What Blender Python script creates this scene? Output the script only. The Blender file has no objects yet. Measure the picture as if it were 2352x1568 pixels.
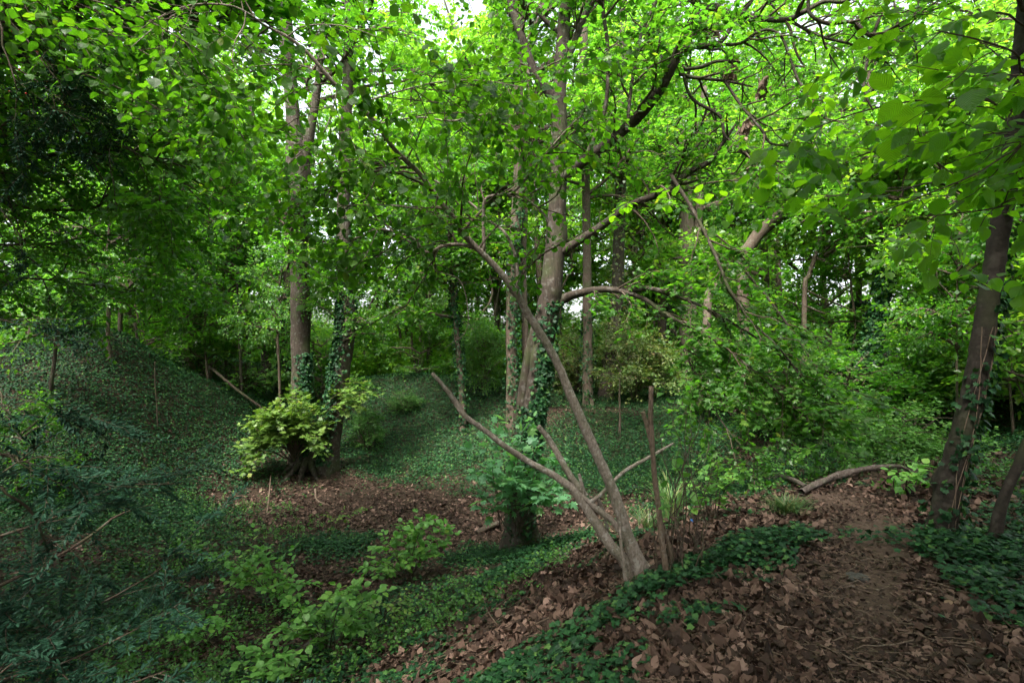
SUN, EXPO = 2.0, 2.33
import bpy, math
import numpy as np
from mathutils import Vector

F, CX, CY, CAMZ = 1180.0, 1176.0, 784.0, 1.6   # focal length and centre of the surveyed view, in its pixels
SC = bpy.context.scene
COL = SC.collection
PI = math.pi
TAU = 2 * PI

def rng(seed): return np.random.default_rng(seed)
def nrm(v): return v / np.maximum(np.linalg.norm(v, axis=-1, keepdims=True), 1e-9)
def P(px, py, Y): return np.array([(px - CX) / F * Y, Y, CAMZ - (py - CY) / F * Y])

# ------------------------------------------------------------------ terrain
def gp(px, py, z=None, Y=None):
    if Y is None: Y = (CAMZ - z) * F / (py - CY)
    return P(px, py, Y)
CTRL = [gp(2000,1568,0.), gp(2352,1568,.05), gp(1500,1568,-.12), gp(1480,1320,-.25), gp(1750,1300,-.05),
  gp(2160,1240,0.), gp(2352,1240,.06), gp(2000,1180,-.02), gp(1850,1130,-.08), gp(2080,1075,-.1), gp(2300,1060,0.),
  gp(2352,900,Y=11.2), gp(1620,1180,-.4), gp(1200,1568,-.45), gp(1250,1420,-.7), gp(1000,1568,-.95), gp(1000,1400,-1.5),
  gp(1300,1300,-.85), gp(700,1568,-1.5), gp(300,1568,-1.8), gp(0,1568,-1.8), gp(800,1400,-1.9), gp(1195,1260,-2.2),
  gp(1000,1200,-2.15), gp(745,1075,-2.1), gp(450,1100,-2.0), gp(200,1300,-2.0), gp(0,1200,-1.75), gp(0,1000,Y=11.8),
  gp(280,775,Y=15), gp(130,792,Y=16), gp(0,802,Y=17), gp(400,850,Y=16.5), gp(550,905,Y=18), gp(620,915,Y=21),
  gp(200,900,Y=13), gp(400,980,Y=14.2), gp(900,1045,Y=16.8), gp(900,868,Y=22), gp(1050,872,Y=22), gp(1060,985,Y=18), gp(1175,985,Y=17),
  gp(1370,932,Y=19.5), gp(1580,885,Y=24), gp(1400,1060,Y=15), gp(1480,1010,Y=16), gp(1550,1110,Y=11.8), gp(1650,1010,Y=15), gp(1700,1110,Y=11.2),
  gp(1980,915,Y=13), gp(1900,1060,Y=10.6), gp(2200,985,Y=11.5),
  np.array([0,0,0.]), np.array([0,-5,.3]), np.array([8,-4,.6]), np.array([9,3,.3]), np.array([-1.5,1.5,-.25]), np.array([-4,0,-.9]), np.array([-9,-4,-.8]), np.array([-7,2.5,-1.7]),
  np.array([-1.5,26,-.4]), np.array([-6,27,-.3]), np.array([-12,22,.4]), np.array([-20,18,1.3]), np.array([-18,10,.6]), np.array([-14,6,-.6]),
  np.array([-30,40,.8]), np.array([0,42,.7]), np.array([25,42,.9]), np.array([22,22,1.1]), np.array([10,24,.3]), np.array([16,12,1.0]), np.array([-38,15,1.4]), np.array([38,15,1.4])]
CTRL = np.array(CTRL)
def _tps():
    X = CTRL[:, :2]; n = len(X)
    d = np.linalg.norm(X[:, None] - X[None], axis=2)
    K = d * d * np.log(d + 1e-9) + np.eye(n) * .05
    A = np.zeros((n + 3, n + 3)); A[:n, :n] = K; A[:n, n] = 1; A[:n, n+1:] = X; A[n, :n] = 1; A[n+1:, :n] = X.T
    b = np.zeros(n + 3); b[:n] = CTRL[:, 2]
    return np.linalg.solve(A, b)
_W = _tps()
def noise2(x, y, s=1.0, seed=0):
    a = seed * 1.7
    x = x / s; y = y / s
    return (np.sin(1.7*x + 2.3*np.sin(.9*y + a) + a) + np.sin(2.1*y + 1.9*np.sin(1.3*x - a) + 2*a) + .6*np.sin(3.9*x + 2.7*y + 3*a + 1.5*np.sin(2.2*y - 1.1*x))
            + .4*np.sin(-5.3*x + 6.1*y + a + 1.2*np.sin(4.1*x))) / 3.0
def H(x, y):
    x = np.atleast_1d(np.asarray(x, float)); y = np.atleast_1d(np.asarray(y, float))
    sh = x.shape; x = x.ravel(); y = y.ravel()
    out = np.empty(len(x))
    for s in range(0, len(x), 20000):
        xs = np.clip(x[s:s+20000], -40, 40); ys = np.clip(y[s:s+20000], -8, 45)
        d = np.hypot(xs[:, None] - CTRL[None, :, 0], ys[:, None] - CTRL[None, :, 1])
        out[s:s+20000] = (d * d * np.log(d + 1e-9)) @ _W[:-3] + _W[-3] + xs * _W[-2] + ys * _W[-1]
    out = np.clip(out, -2.6, 2.6)
    out += .05 * noise2(x, y, 1.3, 1) + .05 * np.clip((y.clip(0, 20) - 5) / 8, 0, 1) * noise2(x, y, 2.6, 11) + .022 * noise2(x, y, .37, 2)
    return out.reshape(sh)
def h1(x, y): return float(H(x, y)[0])
def G(px, py, far=40):
    t = np.linspace(1.2, far, 1600)
    x = (px - CX) / F * t; z = CAMZ - (py - CY) / F * t
    below = np.nonzero(z <= H(x, t))[0]
    k = below[0] if len(below) else len(t) - 1
    return np.array([x[k], t[k], h1(x[k], t[k])])
def gnormal(x, y, e=.06):
    hx = (H(x + e, y) - H(x - e, y)) / (2 * e); hy = (H(x, y + e) - H(x, y - e)) / (2 * e)
    return nrm(np.stack([-hx, -hy, np.ones_like(hx)], -1))

# ------------------------------------------------------------------ mesh building
class Geo:
    def __init__(s): s.v = []; s.f = {}; s.n = 0; s.r = {}; s.uv = []; s.mi = {}
    def add(s, verts, faces, rnd=None, uv=None, mi=0):
        """verts (N,V,3); faces: index lists into V, the same for all N; rnd (N,)"""
        N, V, _ = verts.shape
        if N == 0: return
        s.v.append(verts.reshape(-1, 3))
        s.uv.append(np.zeros((N * V, 2)) if uv is None else np.tile(uv, (N, 1)))
        base = s.n + np.arange(N) * V
        if rnd is None: rnd = np.full(N, .5)
        by = {}
        for f in faces: by.setdefault(len(f), []).append(f)
        for k, fl in by.items():
            fa = np.array(fl)
            s.f.setdefault(k, []).append((base[:, None, None] + fa[None]).reshape(-1, k))
            s.r.setdefault(k, []).append(np.repeat(rnd, len(fl)))
            s.mi.setdefault(k, []).append(np.full(N * len(fl), mi, np.int32))
        s.n += N * V
    def add_raw(s, verts, faces, rnd=.5, mi=0):
        s.add(verts[None], [list(f) for f in faces], np.array([rnd]), mi=mi)
    def build(s, name, mats, parent=None, smooth=False, uv=False):
        me = bpy.data.meshes.new(name)
        v = np.concatenate(s.v).astype(np.float32)
        me.vertices.add(len(v)); me.vertices.foreach_set('co', v.ravel())
        ls, lt, li, rr, mm = [], [], [], [], []
        off = 0
        for k in sorted(s.f):
            fa = np.concatenate(s.f[k]); m = len(fa)
            li.append(fa.ravel()); ls.append(off + np.arange(m) * k); lt.append(np.full(m, k)); off += m * k
            rr.append(np.concatenate(s.r[k])); mm.append(np.concatenate(s.mi[k]))
        li = np.concatenate(li).astype(np.int32); ls = np.concatenate(ls).astype(np.int32); lt = np.concatenate(lt).astype(np.int32)
        me.loops.add(len(li)); me.loops.foreach_set('vertex_index', li)
        me.polygons.add(len(ls)); me.polygons.foreach_set('loop_start', ls); me.polygons.foreach_set('loop_total', lt)
        if not isinstance(mats, (list, tuple)): mats = [mats]
        for m in mats: me.materials.append(m)
        me.polygons.foreach_set('material_index', np.concatenate(mm))
        me.update(calc_edges=True)
        me.polygons.foreach_set('use_smooth', np.full(len(ls), smooth))
        a = me.attributes.new('rnd', 'FLOAT', 'FACE'); a.data.foreach_set('value', np.concatenate(rr).astype(np.float32))
        if uv:
            a = me.attributes.new('luv', 'FLOAT2', 'POINT'); a.data.foreach_set('vector', np.concatenate(s.uv).astype(np.float32).ravel())
        o = bpy.data.objects.new(name, me); COL.objects.link(o)
        if parent: o.parent = parent
        return o

def settle(root):
    """put a thing's origin at its base while its parts keep their world places"""
    for c in root.children:
        c.matrix_parent_inverse.identity()
        if c.data and not c.get('_moved'):
            c.data.transform(__import__('mathutils').Matrix.Translation(-Vector(root.location)))
def tag(o, label, cat, group=None, kind=None):
    if label: o['label'] = label
    if cat: o['category'] = cat
    if group: o['group'] = group
    if kind: o['kind'] = kind
    return o
def empty(name, loc, label, cat, group=None):
    o = bpy.data.objects.new(name, None); COL.objects.link(o); o.location = [float(a) for a in loc]
    o.empty_display_size = .3
    return tag(o, label, cat, group)

# ------------------------------------------------------------------ curves and tubes
def spline(pts, n):
    """Catmull-Rom resampling of (m,4) points x,y,z,r by arc length -> (n,4)"""
    p = np.asarray(pts, float)
    if len(p) == 2: p = np.array([p[0], (p[0] + p[1]) / 2, p[1]])
    q = np.vstack([2 * p[0] - p[1], p, 2 * p[-1] - p[-2]])
    out = []
    for i in range(1, len(q) - 2):
        t = np.linspace(0, 1, 12, endpoint=False)[:, None]
        a, b, c, d = q[i-1], q[i], q[i+1], q[i+2]
        out.append(.5 * (2*b + (c - a)*t + (2*a - 5*b + 4*c - d)*t*t + (3*b - a - 3*c + d)*t**3))
    out = np.vstack(out + [q[-2][None]])
    s = np.concatenate([[0], np.cumsum(np.linalg.norm(np.diff(out[:, :3], axis=0), axis=1))])
    u = np.linspace(0, s[-1], n)
    r = np.stack([np.interp(u, s, out[:, k]) for k in range(4)], 1)
    r[:, 3] = np.maximum(r[:, 3], .0008)
    return r
def frames(pts):
    T = nrm(np.gradient(pts, axis=-2))
    ref = np.where(np.abs(T[..., :1, 2:3]) > .8, np.array([1., 0, 0]), np.array([0, 0, 1.]))
    ref = np.broadcast_to(ref, T.shape)
    U = nrm(np.cross(ref, T)); W = np.cross(T, U)
    return T, U, W
def tubes(geo, pts, rad, S=4, rnd=None, mi=0):
    """pts (N,K,3), rad (N,K)"""
    N, K, _ = pts.shape
    if N == 0: return
    T, U, W = frames(pts)
    a = np.arange(S) / S * TAU
    v = pts[:, :, None] + rad[:, :, None, None] * (np.cos(a)[:, None] * U[:, :, None] + np.sin(a)[:, None] * W[:, :, None])
    faces = [[k*S + j, k*S + (j+1) % S, (k+1)*S + (j+1) % S, (k+1)*S + j] for k in range(K-1) for j in range(S)]
    faces.append(list(range((K-1)*S, K*S)))
    geo.add(v.reshape(N, K*S, 3), faces, rnd, mi=mi)
def trunk(geo, path, S=20, n=60, rough=.05, flare=0., fh=.35, seed=0, knots=0, mi=0):
    """one detailed tapering stem with lobes, bark relief and root flare"""
    p = spline(path, n); g = rng(seed)
    pts = p[:, :3].copy(); r = p[:, 3]
    pts[1:-1] += g.normal(0, 1, (n-2, 3)) * r[1:-1, None] * .035
    T, U, W = frames(pts[None]); U = U[0]; W = W[0]
    a = np.arange(S) / S * TAU
    s = np.concatenate([[0], np.cumsum(np.linalg.norm(np.diff(pts, axis=0), axis=1))])
    rm = np.mean(r)
    ph = g.uniform(0, TAU, 8)
    k = s[:, None] / (rm * 6)
    d = 1 + rough * (np.sin(3*a + ph[0] + 1.1*k) * .5 + np.sin(5*a + ph[1] - .8*k) * .35 + np.sin(2*a + ph[2] + 2.1*k) * .5 + np.sin(k*3.1 + ph[3]) * .25)
    d += rough * .5 * g.normal(0, 1, (n, S)) * .5
    for _ in range(knots):
        ks = g.uniform(.1, .9) * s[-1]; ka = g.uniform(0, TAU); kw = rm * g.uniform(.7, 1.2)
        da = np.abs((a - ka + PI) % TAU - PI)
        d += .22 * np.exp(-((s[:, None] - ks) / kw)**2 - (da / .5)**2)
    if flare:
        hgt = np.maximum(pts[:, 2] - pts[0, 2] - .25, 0)
        fl = np.exp(-hgt / fh)[:, None]
        d += flare * fl * (.55 + .6 * np.maximum(np.sin(g.integers(4, 6) * a + ph[5]), -.5) + .25 * np.sin(3*a + ph[6]))
    v = pts[:, None] + (r[:, None] * d)[..., None] * (np.cos(a)[None, :, None] * U[:, None] + np.sin(a)[None, :, None] * W[:, None])
    faces = [[i*S + j, i*S + (j+1) % S, (i+1)*S + (j+1) % S, (i+1)*S + j] for i in range(n-1) for j in range(S)]
    faces.append(list(range((n-1)*S, n*S)))
    geo.add(v.reshape(1, n*S, 3), faces, np.array([g.random()]), mi=mi)
    return p
def px_path(lst, Y0=None):
    """[(px,py,width_px,Y)] -> (m,4) world points with radius"""
    out = []
    for q in lst:
        Y = q[3] if len(q) > 3 else Y0
        out.append(np.append(P(q[0], q[1], Y), q[2] * Y / F / 2 / math.hypot(1, (q[0] - CX) / F)))
    return np.array(out)
def kids(pts, rad, n, t=(.2, 1), length=(.5, 1), ang=(40, 70), up=.2, flat=.5, wig=.15, droop=.03, K=7, rs=.5, rmin=.0012, r=None, bias=None, lt=0.0):
    """n child branches off the parent paths pts (N,K,3)"""
    N, KP, _ = pts.shape
    seg = np.linalg.norm(np.diff(pts, axis=1), axis=2).sum(1)
    par = r.choice(N, n, p=seg / seg.sum())
    tt = r.uniform(t[0], t[1], n) * (KP - 1)
    i = np.minimum(tt.astype(int), KP - 2); f = (tt - i)[:, None]
    p0 = pts[par, i] * (1-f) + pts[par, i+1] * f
    T = nrm(pts[par, i+1] - pts[par, i])
    q = r.normal(0, 1, (n, 3)); q -= (q * T).sum(1, keepdims=True) * T; q[:, 2] *= flat; q = nrm(q)
    a = np.radians(r.uniform(ang[0], ang[1], n))[:, None]
    d = np.cos(a) * T + np.sin(a) * q + np.array([0, 0, up])
    if bias is not None: d = d + np.asarray(bias)
    d = nrm(d)
    L = r.uniform(length[0], length[1], n) * (1 - lt * tt / (KP - 1))
    st = (L / (K - 1))[:, None]
    out = np.empty((n, K, 3)); out[:, 0] = p0
    bend = r.normal(0, wig * .5, (n, 3))
    for k in range(1, K):
        out[:, k] = out[:, k-1] + d * st
        d = nrm(d + r.normal(0, wig, (n, 3)) + bend * .5 + np.array([0, 0, -droop]))
    rp = rad[par, i] * (1 - f[:, 0]) + rad[par, i+1] * f[:, 0]
    r0 = np.maximum(np.minimum(rp * .75, L * .02 * rs * 2), rmin)
    R = r0[:, None] * np.linspace(1, .3, K)[None]
    return out, np.maximum(R, rmin * .6)

# ------------------------------------------------------------------ leaves
def _fan(outline, c):
    v = [c] + outline; m = len(outline)
    return np.array(v), [[0, i, i + 1] for i in range(1, m)] + [[0, m, 1]]
def _polar(spec, c):
    pts = []
    full = spec + [(-a, r) for a, r in reversed(spec) if a not in (0, 180)]
    for a, r in full:
        t = math.radians(a); pts.append([r * math.sin(t), r * math.cos(t) + c])
    return pts
def t_ovate_hi():
    ts = [0, .1, .28, .48, .68, .86, 1]; ws = [0.02, .24, .40, .43, .34, .17, 0.0]
    v = []
    for t, w in zip(ts, ws):
        zc = -.22 * t * t
        v += [[-w, t, zc + .14 * w + .02 * math.sin(9*t)], [0, t, zc], [w, t, zc + .14 * w - .02 * math.sin(9*t)]]
    f = []
    for k in range(6):
        b = 3 * k; f += [[b, b+1, b+4, b+3], [b+1, b+2, b+5, b+4]]
    return np.array(v), f
def t_ovate():
    return np.array([[0, 0, 0], [-.36, .3, .06], [-.34, .68, .03], [0, 1, -.16], [.34, .68, .03], [.36, .3, .06]]), [[0, 3, 2, 1], [0, 5, 4, 3]]
def t_rhomb():
    return np.array([[0, 0, 0], [-.36, .45, .06], [0, 1, -.1], [.36, .45, .06]]), [[0, 3, 2, 1]]
def _z(v, k=-.16):
    return np.array([[x, y, k * ((x * x) + (y - .4)**2) + .02 * math.sin(9 * x + 5 * y)] for x, y in v])
def t_maple_hi():
    sp = [(0, .66), (14, .42), (27, .34), (46, .64), (58, .44), (74, .34), (98, .56), (112, .38), (140, .46), (164, .36), (180, .26)]
    pts = _polar(sp, .38)
    return _fan(list(map(list, _z(pts))), [0, .38, .02])
def t_maple():
    sp = [(0, .64), (24, .34), (50, .62), (76, .34), (112, .5), (180, .28)]
    return _fan(list(map(list, _z(_polar(sp, .38)))), [0, .38, .02])
def t_ivy():
    sp = [(0, .66), (32, .38), (58, .54), (92, .36), (130, .5), (180, .2)]
    return _fan(list(map(list, _z(_polar(sp, .4), -.1))), [0, .4, .03])
def t_needle():
    return np.array([[0, 0, 0], [-.12, .25, 0], [-.11, .8, -.02], [0, 1, -.05], [.11, .8, -.02], [.12, .25, 0]]), [[0, 3, 2, 1], [0, 5, 4, 3]]
def t_litter():
    return np.array([[0, 0, 0.05], [-.33, .28, .16], [-.30, .68, .10], [0, 1, .22], [.32, .62, .20], [.30, .3, .02], [0, .5, -.02]]), \
           [[6, 1, 0], [6, 2, 1], [6, 3, 2], [6, 4, 3], [6, 5, 4], [6, 0, 5]]
TM = {k: g() for k, g in dict(oh=t_ovate_hi, o=t_ovate, r=t_rhomb, mh=t_maple_hi, m=t_maple, i=t_ivy, n=t_needle, l=t_litter).items()}
def place(geo, tm, pos, axis, up, size, r, rnd=None, mi=0, curl=(.3, 1.8), wid=(.85, 1.15)):
    v, f = TM[tm]
    A = nrm(axis); S_ = nrm(np.cross(A, up)); Nn = np.cross(S_, A)
    n = len(pos)
    cz = r.uniform(curl[0], curl[1], n)[:, None, None]; wx = r.uniform(wid[0], wid[1], n)[:, None, None]
    s = np.asarray(size).reshape(-1, 1, 1) * np.ones((n, 1, 1))
    V = pos[:, None] + s * (v[None, :, 0:1] * wx * S_[:, None] + v[None, :, 1:2] * A[:, None] + v[None, :, 2:3] * cz * Nn[:, None])
    geo.add(V, f, r.random(n) if rnd is None else rnd, uv=v[:, :2], mi=mi)
def leaf_on(geo, tm, pts, m, size, r, t=(.08, 1), tilt=.3, spread=.9, hang=.15, mi=0, rb=0.0, rs=1.0, upv=(0, 0, 1)):
    """m leaves in two ranks along each twig of pts (N,K,3)"""
    N, K, _ = pts.shape
    if N == 0: return
    tt = (np.linspace(t[0], t[1], m)[None] + r.uniform(-.3, .3, (N, m)) / m).clip(0, .999) * (K - 1)
    i = np.minimum(tt.astype(int), K - 2); f = (tt - i)[..., None]
    ar = np.arange(N)[:, None]
    p = pts[ar, i] * (1-f) + pts[ar, i+1] * f
    T = nrm(pts[ar, i+1] - pts[ar, i])
    upn = nrm(np.asarray(upv, float) + r.normal(0, tilt * .6, (N, 1, 3)) + r.normal(0, tilt, (N, m, 3)))
    side = nrm(np.cross(T, upn)) * np.where(np.arange(m) % 2, 1., -1.)[None, :, None]
    ax = T * r.uniform(.2, 1.0, (N, m, 1)) + side * spread + r.normal(0, .25, (N, m, 3)) + np.array([0, 0, -hang])
    ax[:, -1] = T[:, -1] + r.normal(0, .2, (N, 3))
    ax = nrm(ax)
    sz = r.uniform(size[0], size[1], (N, m))
    p = p + ax * (sz * .18)[..., None]
    c = (np.repeat(r.random((N, 1)), m, 1) * .45 + r.random((N, m)) * .55) * rs + rb
    place(geo, tm, p.reshape(-1, 3), ax.reshape(-1, 3), upn.reshape(-1, 3), sz.ravel(), r, c.ravel().clip(0, 1), mi=mi)
def stack(paths, K=16):
    p = np.stack([spline(q, K) for q in paths]); return p[..., :3], p[..., 3]
# ------------------------------------------------------------------ materials
def mat(name):
    m = bpy.data.materials.new(name); m.use_nodes = True
    nt = m.node_tree; nt.nodes.clear()
    return m, nt, nt.nodes, nt.links
def ramp(N, stops, interp='LINEAR'):
    n = N.new('ShaderNodeValToRGB'); cr = n.color_ramp; cr.interpolation = interp
    while len(cr.elements) > 1: cr.elements.remove(cr.elements[-1])
    cr.elements[0].position = stops[0][0]; cr.elements[0].color = (*stops[0][1], 1)
    for p, c in stops[1:]:
        e = cr.elements.new(p); e.color = (*c, 1)
    return n
def leaf_mat(name, stops, trans=.5, tcol=(1.5, 1.7, .5), rough=.38, spec=.5, veins=False, objvar=.25):
    m, nt, N, L = mat(name)
    out = N.new('ShaderNodeOutputMaterial')
    at = N.new('ShaderNodeAttribute'); at.attribute_name = 'rnd'
    rp = ramp(N, stops); L.new(at.outputs['Fac'], rp.inputs[0])
    oi = N.new('ShaderNodeObjectInfo')
    mr = N.new('ShaderNodeMapRange'); mr.inputs[3].default_value = 1 - objvar; mr.inputs[4].default_value = 1 + objvar
    L.new(oi.outputs['Random'], mr.inputs[0])
    col = N.new('ShaderNodeMix'); col.data_type = 'RGBA'; col.blend_type = 'MULTIPLY'; col.inputs[0].default_value = 1
    L.new(rp.outputs[0], col.inputs[6]); L.new(mr.outputs[0], col.inputs[7])
    c = col.outputs[2]
    pr = N.new('ShaderNodeBsdfPrincipled'); tr = N.new('ShaderNodeBsdfTranslucent')
    if veins:
        uvn = N.new('ShaderNodeAttribute'); uvn.attribute_name = 'luv'
        sep = N.new('ShaderNodeSeparateXYZ'); L.new(uvn.outputs['Vector'], sep.inputs[0])
        ab = N.new('ShaderNodeMath'); ab.operation = 'ABSOLUTE'; L.new(sep.outputs[0], ab.inputs[0])
        m1 = N.new('ShaderNodeMath'); m1.operation = 'MULTIPLY_ADD'; m1.inputs[1].default_value = -1.1; L.new(ab.outputs[0], m1.inputs[0]); L.new(sep.outputs[1], m1.inputs[2])
        m2 = N.new('ShaderNodeMath'); m2.operation = 'MULTIPLY'; m2.inputs[1].default_value = 60; L.new(m1.outputs[0], m2.inputs[0])
        sn = N.new('ShaderNodeMath'); sn.operation = 'SINE'; L.new(m2.outputs[0], sn.inputs[0])
        mm = N.new('ShaderNodeMapRange'); mm.inputs[1].default_value = .5; mm.inputs[2].default_value = 1; mm.inputs[3].default_value = 1; mm.inputs[4].default_value = .72
        L.new(sn.outputs[0], mm.inputs[0])
        c2 = N.new('ShaderNodeMix'); c2.data_type = 'RGBA'; c2.blend_type = 'MULTIPLY'; c2.inputs[0].default_value = 1
        L.new(c, c2.inputs[6]); L.new(mm.outputs[0], c2.inputs[7]); c = c2.outputs[2]
        bp = N.new('ShaderNodeBump'); bp.inputs['Strength'].default_value = .35; bp.inputs['Distance'].default_value = .002
        L.new(sn.outputs[0], bp.inputs['Height']); L.new(bp.outputs[0], pr.inputs['Normal']); L.new(bp.outputs[0], tr.inputs['Normal'])
    L.new(c, pr.inputs['Base Color']); pr.inputs['Roughness'].default_value = rough
    pr.inputs['Specular IOR Level'].default_value = spec
    tc = N.new('ShaderNodeMix'); tc.data_type = 'RGBA'; tc.blend_type = 'MULTIPLY'; tc.inputs[0].default_value = 1
    tc.inputs[7].default_value = (*tcol, 1); L.new(c, tc.inputs[6])
    L.new(tc.outputs[2], tr.inputs[0])
    mx = N.new('ShaderNodeMixShader'); mx.inputs[0].default_value = trans
    L.new(pr.outputs[0], mx.inputs[1]); L.new(tr.outputs[0], mx.inputs[2]); L.new(mx.outputs[0], out.inputs[0])
    return m
def bark_mat(name, dark, light, moss=(.05, .075, .02), mossamt=.35, scale=9, stretch=.25, bump=.6, patch=(.3, .3, .27), patchamt=.15):
    m, nt, N, L = mat(name)
    out = N.new('ShaderNodeOutputMaterial'); pr = N.new('ShaderNodeBsdfPrincipled'); L.new(pr.outputs[0], out.inputs[0])
    tc = N.new('ShaderNodeTexCoord'); mp = N.new('ShaderNodeMapping'); mp.inputs['Scale'].default_value = (1, 1, stretch)
    L.new(tc.outputs['Object'], mp.inputs[0])
    n1 = N.new('ShaderNodeTexNoise'); n1.inputs['Scale'].default_value = scale * 4; n1.inputs['Detail'].default_value = 6; n1.inputs['Roughness'].default_value = .7
    L.new(mp.outputs[0], n1.inputs[0])
    rp = ramp(N, [(.3, dark), (.62, light), (.8, tuple(min(1, c * 1.25) for c in light))]); L.new(n1.outputs[0], rp.inputs[0])
    n2 = N.new('ShaderNodeTexNoise'); n2.inputs['Scale'].default_value = scale * .35; n2.inputs['Detail'].default_value = 5; L.new(tc.outputs['Object'], n2.inputs[0])
    r2 = ramp(N, [(.48, (0, 0, 0)), (.68, (mossamt,) * 3)]); L.new(n2.outputs[0], r2.inputs[0])
    x1 = N.new('ShaderNodeMix'); x1.data_type = 'RGBA'; L.new(r2.outputs[0], x1.inputs[0]); L.new(rp.outputs[0], x1.inputs[6]); x1.inputs[7].default_value = (*moss, 1)
    n3 = N.new('ShaderNodeTexNoise'); n3.inputs['Scale'].default_value = scale * 1.6; n3.inputs['Detail'].default_value = 4
    mp3 = N.new('ShaderNodeMapping'); mp3.inputs['Location'].default_value = (7, 3, 1); L.new(tc.outputs['Object'], mp3.inputs[0]); L.new(mp3.outputs[0], n3.inputs[0])
    r3 = ramp(N, [(.56, (0, 0, 0)), (.64, (patchamt,) * 3)]); L.new(n3.outputs[0], r3.inputs[0])
    x2 = N.new('ShaderNodeMix'); x2.data_type = 'RGBA'; L.new(r3.outputs[0], x2.inputs[0]); L.new(x1.outputs[2], x2.inputs[6]); x2.inputs[7].default_value = (*patch, 1)
    L.new(x2.outputs[2], pr.inputs['Base Color']); pr.inputs['Roughness'].default_value = .85
    pr.inputs['Specular IOR Level'].default_value = .25
    bp = N.new('ShaderNodeBump'); bp.inputs['Strength'].default_value = bump; bp.inputs['Distance'].default_value = .015
    L.new(n1.outputs[0], bp.inputs['Height']); L.new(bp.outputs[0], pr.inputs['Normal'])
    return m
def ground_mat():
    m, nt, N, L = mat('woodland_soil')
    out = N.new('ShaderNodeOutputMaterial'); pr = N.new('ShaderNodeBsdfPrincipled'); L.new(pr.outputs[0], out.inputs[0])
    tc = N.new('ShaderNodeTexCoord')
    n1 = N.new('ShaderNodeTexNoise'); n1.inputs['Scale'].default_value = 22; n1.inputs['Detail'].default_value = 8; n1.inputs['Roughness'].default_value = .75
    L.new(tc.outputs['Object'], n1.inputs[0])
    rp = ramp(N, [(.3, (.012, .009, .006)), (.55, (.045, .030, .02)), (.75, (.095, .06, .042))]); L.new(n1.outputs[0], rp.inputs[0])
    at = N.new('ShaderNodeAttribute'); at.attribute_name = 'bare'
    rp2 = ramp(N, [(.3, (.07, .045, .034)), (.7, (.15, .10, .075))]); L.new(n1.outputs[0], rp2.inputs[0])
    x = N.new('ShaderNodeMix'); x.data_type = 'RGBA'; L.new(at.outputs['Fac'], x.inputs[0]); L.new(rp.outputs[0], x.inputs[6]); L.new(rp2.outputs[0], x.inputs[7])
    L.new(x.outputs[2], pr.inputs['Base Color']); pr.inputs['Roughness'].default_value = .95; pr.inputs['Specular IOR Level'].default_value = .15
    bp = N.new('ShaderNodeBump'); bp.inputs['Strength'].default_value = .8; bp.inputs['Distance'].default_value = .03
    L.new(n1.outputs[0], bp.inputs['Height']); L.new(bp.outputs[0], pr.inputs['Normal'])
    return m
M = {}
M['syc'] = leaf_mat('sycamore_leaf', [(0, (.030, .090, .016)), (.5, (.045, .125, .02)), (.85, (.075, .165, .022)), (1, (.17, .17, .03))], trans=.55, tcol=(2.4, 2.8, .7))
M['sycblue'] = leaf_mat('sycamore_shoot_leaf', [(0, (.07, .19, .09)), (.6, (.11, .27, .12)), (1, (.18, .34, .10))], trans=.4, rough=.5, tcol=(2, 2.2, 1))
M['hazel'] = leaf_mat('hazel_leaf', [(0, (.035, .105, .016)), (.5, (.055, .145, .018)), (.9, (.085, .19, .022)), (1, (.16, .2, .025))], trans=.5, tcol=(2.5, 2.9, .5), rough=.5, spec=.3)
M['hazelhi'] = leaf_mat('broad_pleated_leaf', [(0, (.045, .12, .018)), (.5, (.065, .16, .02)), (1, (.10, .20, .022))], trans=.62, tcol=(3.4, 3.4, .45), rough=.4, veins=True)
M['lime'] = leaf_mat('pale_shoot_leaf', [(0, (.075, .16, .028)), (.5, (.125, .235, .035)), (.9, (.20, .29, .045)), (1, (.30, .31, .05))], trans=.4, tcol=(1.2, 1.3, .6), rough=.5)
M['hazlow'] = leaf_mat('low_shrub_leaf', [(0, (.075, .21, .035)), (.6, (.12, .30, .05)), (.93, (.19, .36, .05)), (1, (.33, .36, .05))], trans=.35, tcol=(1.2, 1.4, .6), rough=.5)
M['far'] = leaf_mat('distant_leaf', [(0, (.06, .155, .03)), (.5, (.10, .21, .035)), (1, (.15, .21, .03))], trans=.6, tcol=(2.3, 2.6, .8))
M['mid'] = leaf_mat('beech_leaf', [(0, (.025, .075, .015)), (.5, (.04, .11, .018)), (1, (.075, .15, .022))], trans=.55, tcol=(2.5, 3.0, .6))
M['under'] = leaf_mat('understorey_leaf', [(0, (.045, .13, .035)), (.5, (.07, .18, .04)), (1, (.13, .23, .045))], trans=.5, tcol=(2.4, 2.4, .8), rough=.45)
M['autumn'] = leaf_mat('yellowing_leaf', [(0, (.06, .13, .035)), (.55, (.11, .165, .045)), (.85, (.18, .18, .065)), (1, (.22, .12, .05))], trans=.45, tcol=(1.3, 1.3, .6), rough=.5)
M['ivy'] = leaf_mat('ivy_leaf', [(0, (.006, .026, .009)), (.45, (.010, .044, .014)), (.85, (.020, .078, .022)), (1, (.07, .14, .03))], trans=.12, tcol=(1.3, 1.5, .5), rough=.55, spec=.2, objvar=.05)
M['herb'] = leaf_mat('herb_leaf', [(0, (.035, .11, .018)), (.6, (.06, .17, .026)), (1, (.12, .24, .035))], trans=.35, tcol=(1.2, 1.4, .5), rough=.5, objvar=.05)
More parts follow.
